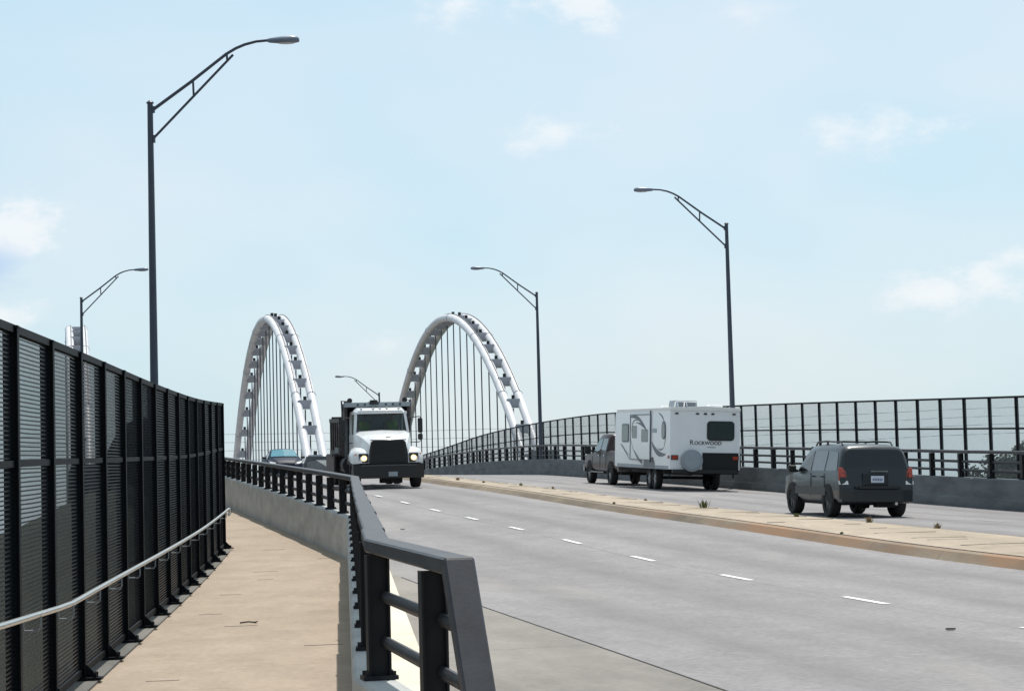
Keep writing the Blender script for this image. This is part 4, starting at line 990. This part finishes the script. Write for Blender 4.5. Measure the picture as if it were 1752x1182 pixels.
# ---- dump truck (front towards us: local +y is its front)
def dump_truck():
    e = vframe('dump_truck', 'white dump truck with black grille and lit headlights coming towards us', 'truck', 11.22, 81.6, True)
    # local: front bumper at y=+3.6
    yf_ = 3.55
    # hood
    mb = MB()
    def hs(y, wt, zt, wb, zb_): return [(-wb, y, zb_), (wb, y, zb_), (wb, y, zt - .42), (wt, y, zt - .10), (wt - .16, y, zt - .01), (0, y, zt + .025), (-wt + .16, y, zt - .01), (-wt, y, zt - .10), (-wb, y, zt - .42)]
    mb.loft([hs(1.95, .98, 1.98, 1.0, .95), hs(2.4, .90, 1.93, .96, .95), hs(3.0, .78, 1.80, .86, .95), hs(3.38, .68, 1.66, .80, .92), hs(3.5, .62, 1.56, .76, .92)])
    mb.build('hood', M['white_paint'], e, autosmooth=30)
    for s_ in (-1, 1):                                  # fenders
        mb = MB(); rings = []
        for y, xi, xo, z1, z0 in ((1.85, .8, 1.16, 1.05, .95), (2.05, .8, 1.20, 1.30, .95), (2.5, .7, 1.23, 1.42, .95), (3.0, .68, 1.24, 1.40, .90), (3.3, .66, 1.22, 1.34, .86), (3.52, .66, 1.14, 1.22, .86), (3.6, .70, 1.02, 1.10, .88)):
            rings.append([(s_ * xi, y, z0), (s_ * xo, y, z0), (s_ * xo, y, z1 - .22), (s_ * (xo - .08), y, z1 - .05), (s_ * (xo - .2), y, z1), (s_ * xi, y, z1 + .02)])
        mb.loft(rings); mb.build('fender', M['white_paint'], e, autosmooth=45)
        mb = MB(); mb.slab([(s_ * .70, 3.60, .90), (s_ * 1.03, 3.56, .90), (s_ * 1.03, 3.52, 1.21), (s_ * .70, 3.57, 1.21)], (0, .03, 0)); hl = mb.build('headlight', M['black'], e)
        mb = MB(); mb.cyl((s_ * .855, 3.615, 1.05), .10, .04, 'y', 20); mb.build('reflector', M['headlight'], hl)
        mb = MB(); mb.cyl((s_ * .855, 3.64, 1.05), .06, .02, 'y', 14); mb.build('bulb', M['headlight_core'], hl)
        mb = MB(); mb.slab([(s_ * 1.06, 3.50, .95), (s_ * 1.15, 3.42, .95), (s_ * 1.15, 3.38, 1.2), (s_ * 1.06, 3.48, 1.2)], (0, .02, 0)); mb.build('indicator', M['amber'], e)
        # mirror on a loop bracket
        mb = MB(); mb.tube([(s_ * .98, 1.9, 2.42), (s_ * 1.34, 1.98, 2.45), (s_ * 1.38, 1.98, 2.40), (s_ * 1.38, 1.98, 1.62), (s_ * 1.32, 1.98, 1.56), (s_ * 1.02, 1.95, 1.56)], .018, 6); br = mb.build('mirror_bracket', M['black'], e)
        mb = MB(); mb.cbox((s_ * 1.36, 1.96, 2.14), (.17, .10, .52), .035); mb.build('mirror', M['black'], br)
        mb = MB(); mb.cbox((s_ * 1.36, 1.96, 1.74), (.17, .10, .22), .035); mb.build('mirror', M['black'], br)
        wheel(e, s_ * 1.05, 2.65, .50, .30, s_, M['rim_dark'])
        for xx in (1.10, .80): wheel(e, s_ * xx, -2.1, .50, .26, s_, M['rim_dark'])
        mb = MB(); mb.box((s_ * 1.02, 1.75, 1.0), (.28, .6, .34)); mb.build('cab_step', M['black'], e)
        mb = MB(); mb.cyl((s_ * .98, .35, .78), .30, 1.3, 'y', 24); mb.build('fuel_tank', M['steel' if s_ < 0 else 'black'], e)
    # grille, surround, bumper
    mb = MB(); mb.slab([(-.72, 3.52, .86), (.72, 3.52, .86), (.60, 3.50, 1.60), (.50, 3.49, 1.66), (-.50, 3.49, 1.66), (-.60, 3.50, 1.60)], (0, .03, 0)); g_ = mb.build('grille', M['black'], e)
    mb = MB()
    for k in range(9): mb.box((0, 3.555, .92 + k * .08), (1.22 - k * .018, .012, .022))
    mb.build('grille_bars', M['under'], g_)
    mb = MB(); mb.bar((-.62, 3.53, 1.66), (.62, 3.53, 1.66), .04, .035); mb.box((0, 3.50, 1.74), (.17, .05, .05)); mb.build('badge', M['rim_dark'], e)
    mb = MB(); mb.loft([[(x, y, z) for x, y in ((-1.22, 3.2), (-1.22, 3.55), (-.9, 3.72), (.9, 3.72), (1.22, 3.55), (1.22, 3.2))] for z in (.36, .44, .78, .84)]); bp_ = mb.build('front_bumper', M['black'], e)
    mb = MB(); mb.bar((-.95, 3.73, .80), (.95, 3.73, .80), .012, .03); mb.build('bumper_strip', M['rim_dark'], bp_)
    mb = MB(); mb.box((-.12, 3.73, .50), (.31, .012, .155)); pt = mb.build('licence_plate', M['graphic_lt'], e)
    # cab built hollow: walls, pillars, roof
    wt = M['white_paint']
    mb = MB(); mb.box((0, 1.2, 1.38), (1.94, 1.45, .95)); mb.build('cab_lower', wt, e, bevel=.04)
    mb = MB()
    for s_ in (-1, 1):
        mb.bar((s_ * .94, 1.90, 1.84), (s_ * .86, 1.62, 2.62), .09, .10, up=Vector((0, 1, 0)))
        mb.box((s_ * .92, .60, 2.22), (.06, .24, .86)); mb.box((s_ * .92, 1.05, 2.60), (.06, 1.1, .10))
    mb.box((0, .52, 2.22), (1.84, .06, .86)); mb.build('cab_frame', wt, e)
    mb = MB(); mb.loft([[(-.92 + k, y, z), (.92 - k, y, z)][0:1] + [(.92 - k, y, z), (.80 - k, y, z + .13), (-.80 + k, y, z + .13)] for y, z, k in ((.46, 2.62, .02), (1.3, 2.66, 0), (1.62, 2.60, .02), (1.74, 2.56, .08))]); mb.build('cab_roof', wt, e, bevel=.03, autosmooth=40)
    mb = MB(); mb.slab([(-.89, 1.93, 1.86), (.89, 1.93, 1.86), (.82, 1.66, 2.58), (-.82, 1.66, 2.58)], (0, .012, .006)); mb.build('windscreen', M['windscreen'], e)
    mb = MB(); mb.box((0, 1.94, 1.84), (1.86, .04, .04)); mb.bar((0, 1.97, 1.86), (.45, 1.90, 1.95), .02, .02); mb.bar((-.55, 1.97, 1.86), (-.1, 1.90, 1.95), .02, .02); mb.build('wiper', M['black'], e)
    mb = MB(); mb.box((0, 1.72, 1.84), (1.8, .35, .12)); mb.box((.45, .75, 2.0), (.5, .12, .6)); mb.box((-.45, .75, 2.0), (.5, .12, .6)); mb.build('seats_and_dash', M['seat'], e)
    for xx in (-.66, -.24, 0.0, .24, .66):
        mb = MB(); mb.ellipsoid((xx, 1.62, 2.765), (.05, .06, .03)); mb.build('roof_light', M['clear_lens'], e)
    # dump box
    mb = MB()
    x0, x1, y0, y1, z0, z1 = -1.22, 1.22, -2.75, .28, 1.12, 2.36
    for s_ in (-1, 1):
        mb.box((s_ * 1.19, (y0 + y1) / 2, (z0 + z1) / 2), (.06, y1 - y0, z1 - z0))
        for k in range(5): mb.box((s_ * 1.24, y0 + .2 + k * .66, 1.7), (.09, .12, 1.2))
        mb.box((s_ * 1.23, (y0 + y1) / 2, z1), (.12, y1 - y0, .14)); mb.box((s_ * 1.23, (y0 + y1) / 2, z0 + .1), (.10, y1 - y0, .14))
    mb.box((0, y1, 1.95), (2.4, .07, 1.75)); mb.box((0, y0, 1.8), (2.4, .07, 1.4)); mb.box((0, -1.25, z0), (2.3, 2.9, .1))
    mb.build('dump_box', M['dump'], e)
    mb = MB(); mb.box((0, .62, 2.86), (2.34, .75, .05)); mb.box((0, .98, 2.90), (2.34, .05, .16)); mb.box((0, .24, 2.7), (2.36, .06, .5)); cs = mb.build('cab_shield', M['trailer_skirt'], e)
    for s_ in (-1, 1):
        mb = MB(); mb.box((s_ * 1.12, .6, 2.62), (.10, .55, .5)); mb.tube([(s_ * 1.20, .5, 2.7), (s_ * 1.22, .5, 3.05), (s_ * 1.02, .55, 3.02)], .03, 6); mb.build('shield_bracket', M['dump'], cs)
    for s_ in (-1, 1): mb = MB(); mb.cyl((s_ * .98, .95, 3.05), .09, .08, 'y', 16); mb.build('work_light', M['black'], e)
    mb = MB(); mb.cyl((.12, .9, 2.95), .20, .10, 'z', 20); mb.cyl((.12, .9, 3.03), .14, .06, 'z', 20); mb.build('beacon', M['black'], e)
    for xx in (-.8, -.55, -.3, .45, .7):
        mb = MB(); mb.cyl((xx, 1.01, 2.90), .035, .04, 'y', 10); mb.build('marker_light', M['black'], e)
    # side wing / tarp gear and chassis
    mb = MB(); mb.cyl((1.12, -.2, 2.18), .13, .9, 'y', 16); mb.box((1.25, -.4, 1.3), (.14, 1.2, .2)); mb.build('hydraulic_tank', M['rim_dark'], e)
    mb = MB(); mb.cyl((1.04, .38, 2.0), .08, 2.1, 'z', 14); mb.build('exhaust_stack', M['rim_dark'], e)
    mb = MB(); mb.box((-.42, 0, .72), (.12, 6.8, .28)); mb.box((.42, 0, .72), (.12, 6.8, .28)); mb.box((0, 2.65, .5), (1.9, .14, .14)); mb.box((0, -2.1, .5), (1.9, .2, .2)); mb.box((0, 2.4, .8), (1.3, 1.4, .5)); mb.box((-.1, 3.3, .34), (.75, .35, .3)); mb.box((0, 1.2, .86), (1.9, 1.3, .12)); mb.build('chassis', M['under'], e)
    mb = MB(); mb.slab([(1.0, -.6, .5), (1.42, -.6, .5), (1.42, -.6, 1.14), (1.0, -.6, 1.14)], (0, .06, 0)); mb.box((1.34, -1.0, 1.12), (.34, 1.6, .08)); mb.box((1.44, -1.2, .82), (.05, 2.4, .6)); mb.build('side_tank_guard', M['dump'], e)
    # two people in the cab
    rz = e.rotation_euler.copy(); mw = Matrix.LocRotScale(e.location, rz, None)
    pr = (mw.to_3x3() @ Matrix.Rotation(math.pi, 3, 'Z')).to_euler()
    p = mw @ Vector((.48, 1.0, 1.78)); person(p.x, p.y, p.z, pr, 'person in a yellow-green vest in the dump truck cab, seat nearer the pavement', M['hivis'])
    p = mw @ Vector((-.48, 1.0, 1.78)); person(p.x, p.y, p.z, pr, 'person in a yellow-green vest in the dump truck cab, seat nearer the median', M['hivis'])
    return e
dump_truck()

# ------------------------------------------------------------------ weeds in the median
random.seed(11)
wspots = [(42.6, 16.3, .20, 'bushy dry weed at the far kerb of the median, right of the grey car', 1), (45.6, 16.1, .22, 'upright brown weed stub on the median just right of the grey car', 1), (49.0, 15.75, .16, 'low green weed on the median against the grey car rear wheel', 0),
          (55.5, 15.6, .40, 'tall thin green weed sprouting on the median left of the grey car', 0), (61, 15.6, .12, 'small dark weed on the median below the camper wheels', 1), (72, 15.5, .14, 'small brown weed on the median below the pickup', 1), (76, 15.3, .2, 'thin weed on the median left of the pickup', 0),
          (41.5, 14.15, .09, 'little weed tuft in the orange kerb joint near the right', 0), (58.5, 14.15, .10, 'weed tuft growing in the kerb joint at mid median', 1), (84, 14.6, .22, 'patch of dry weeds on the median beside the dump truck wheel', 1), (80, 14.8, .16, 'faded weeds on the median a little nearer than the dump truck wheel', 0), (36, 16.35, .1, 'flat dark weed at the far kerb near the right picture edge', 1)]
for y, o, h, lab, dry in wspots:
    h *= .62; x = off(o, y); mb = MB(); c = G(x, y, .145); wd = h * (1.0 if h < .25 else .4)
    for k in range(42):
        a = random.uniform(0, 6.28); r0 = random.uniform(0, wd * .5); hh = h * random.uniform(.35, 1); p0 = c + Vector((math.cos(a) * r0, math.sin(a) * r0, 0)); tip = p0 + Vector((math.cos(a) * hh * .7 * random.random(), math.sin(a) * hh * .7 * random.random(), hh)); mid = (p0 + tip) / 2 + Vector((0, 0, hh * .15))
        wv = Vector((-math.sin(a), math.cos(a), 0)) * random.uniform(.006, .014)
        mb.add([p0 - wv, p0 + wv, mid + wv, mid - wv, tip], [(0, 1, 2, 3), (3, 2, 4)])
    ob = mb.build('weed', M['weed_dry' if dry else 'weed'], origin=tuple(c)); tag(ob, lab, 'weed', 'weeds on the median')
for y, o, lab in ((23.4, 9.05, 'flat black scrap of rubber lying on the near traffic lane'), (51, 7.6, 'small dark bit of debris on the road near the railing corner')):
    x = off(o, y); mb = MB(); c = G(x, y, .01); mb.slab([c + Vector((math.cos(a) * .055 * k, math.sin(a) * .05 * k, 0)) for a, k in ((0, 1), (1, .8), (2, 1.1), (3.1, .9), (4, .7), (5.2, 1))], (0, 0, .015)); ob = mb.build('road_debris', M['rubber'], origin=tuple(c)); tag(ob, lab, 'debris')
# a twig and pebbles on the pavement
mb = MB(); c = G(-3.35, 27.5, .02); mb.tube([c, c + Vector((.1, .02, .01)), c + Vector((.2, -.01, .0))], .009, 5); mb.tube([c + Vector((.15, 0, .0)), c + Vector((.21, .06, .01))], .006, 5)
o = mb.build('twig', M['bark'], origin=tuple(c)); tag(o, 'small dark twig lying on the tan pavement near the fence', 'twig')

# ------------------------------------------------------------------ trees and a house beyond
def tree(x, y, z, h, cw, label, lm, seed, group=None, leaf=.5, nclump=80, per=170, clear=.28):
    rnd = random.Random(seed); e = thing('tree', label, 'tree', (x, y, z), group=group)
    tb_ = MB(); tb_.tube([(0, 0, 0), (.1, 0, h * .3), (0, .1, h * .6), (.1, 0, h * .85)], [h * .032, h * .024, h * .014, h * .004], 8)
    for k in range(9):
        a = rnd.uniform(0, 6.28); hb = h * rnd.uniform(.28, .6); rr = cw * rnd.uniform(.45, .8); tb_.tube([(0, 0, hb), (math.cos(a) * rr * .5, math.sin(a) * rr * .5, hb + h * .12), (math.cos(a) * rr, math.sin(a) * rr, hb + h * .2)], [h * .012, h * .007, h * .002], 5)
    tb_.build('trunk', M['bark'], e)
    mb = MB()
    for c_ in range(nclump):
        u = rnd.uniform(-1, 1); a = rnd.uniform(0, 6.28); rad = rnd.uniform(.35, 1) ** .6; fl = math.sqrt(1 - u * u * .8)
        cx = math.cos(a) * cw * rad * fl; cy = math.sin(a) * cw * rad * fl; cz = h * (clear + (1 - clear) * .5) + u * h * (1 - clear) * .46 * rad; cr = cw * rnd.uniform(.16, .32)
        for q in range(per):
            d = Vector((rnd.gauss(0, 1), rnd.gauss(0, 1), rnd.gauss(0, .8))); d = d.normalized() * cr * rnd.uniform(.4, 1.05); p = Vector((cx, cy, cz)) + d
            n_ = Vector((rnd.gauss(0, 1), rnd.gauss(0, 1), rnd.gauss(0, 1))).normalized(); t_ = n_.orthogonal().normalized() * leaf * rnd.uniform(.5, 1); b_ = n_.cross(t_)
            mb.add([p - t_ * .5, p + b_ * .35, p + t_ * .5, p - b_ * .35], [(0, 1, 2, 3)])
    mb.build('crown', lm, e); return e
T0 = -7.0
tree(43.4, 205, T0, 12.4, 3.7, 'rounded dark green tree seen through the right mesh fence at the picture edge', M['leaf2'], 1, 'trees beyond the right fence')
tree(48.4, 214, T0, 14.2, 4.4, 'taller green tree cut by the right picture edge behind the mesh fence', M['leaf1'], 2, 'trees beyond the right fence')
tree(43.6, 222, T0, 11.0, 3.4, 'lowest leftmost tree of the clump seen through the right mesh fence', M['leaf2'], 3, 'trees beyond the right fence')
hb = thing('house', 'reddish brick house with brown roof at the right picture edge behind the fence', 'house', (59, 240, T0 - 4.0))
mb = MB(); mb.box((0, 0, 6), (14, 10, 12)); mb.build('wall', M['brick'], hb)
mb = MB(); mb.slab([(-7.6, -5.6, 12), (7.6, -5.6, 12), (0, -5.6, 17.6)], (0, 11.2, 0)); mb.build('roof', M['roof'], hb)
for k in range(3):
    for r_ in range(3):
        mb = MB(); mb.box((-4.5 + 4.5 * k, -5.03, 3 + r_ * 3.4), (1.4, .1, 1.7)); wf = mb.build('window', M['trailer_roof'], hb)
        mb = MB(); mb.box((-4.5 + 4.5 * k, -5.1, 3 + r_ * 3.4), (1.2, .06, 1.5)); mb.build('pane', M['glass'], wf)
ltrees = [(-19, 56, 11.5, 4.4, 'leaf1'), (-24, 74, 12.6, 4.8, 'leaf2'), (-17, 42, 9.4, 3.6, 'leaf2'), (-29, 92, 13.4, 5.2, 'leaf1'), (-14.5, 33, 8.0, 3.0, 'leaf2')]
labs = ['green tree behind the black fence near the foot of the tall lamp', 'dark tree behind the black fence, second farthest of the row', 'dark low tree behind the black fence near the left picture edge', 'farthest tree behind the black fence below the small lamp', 'nearest low tree behind the black fence']
for i, (x, y, h, cw, lm) in enumerate(ltrees): tree(x, y, T0, h, cw, labs[i], M[lm], 20 + i, 'trees behind the black fence', .38, 60, 130)
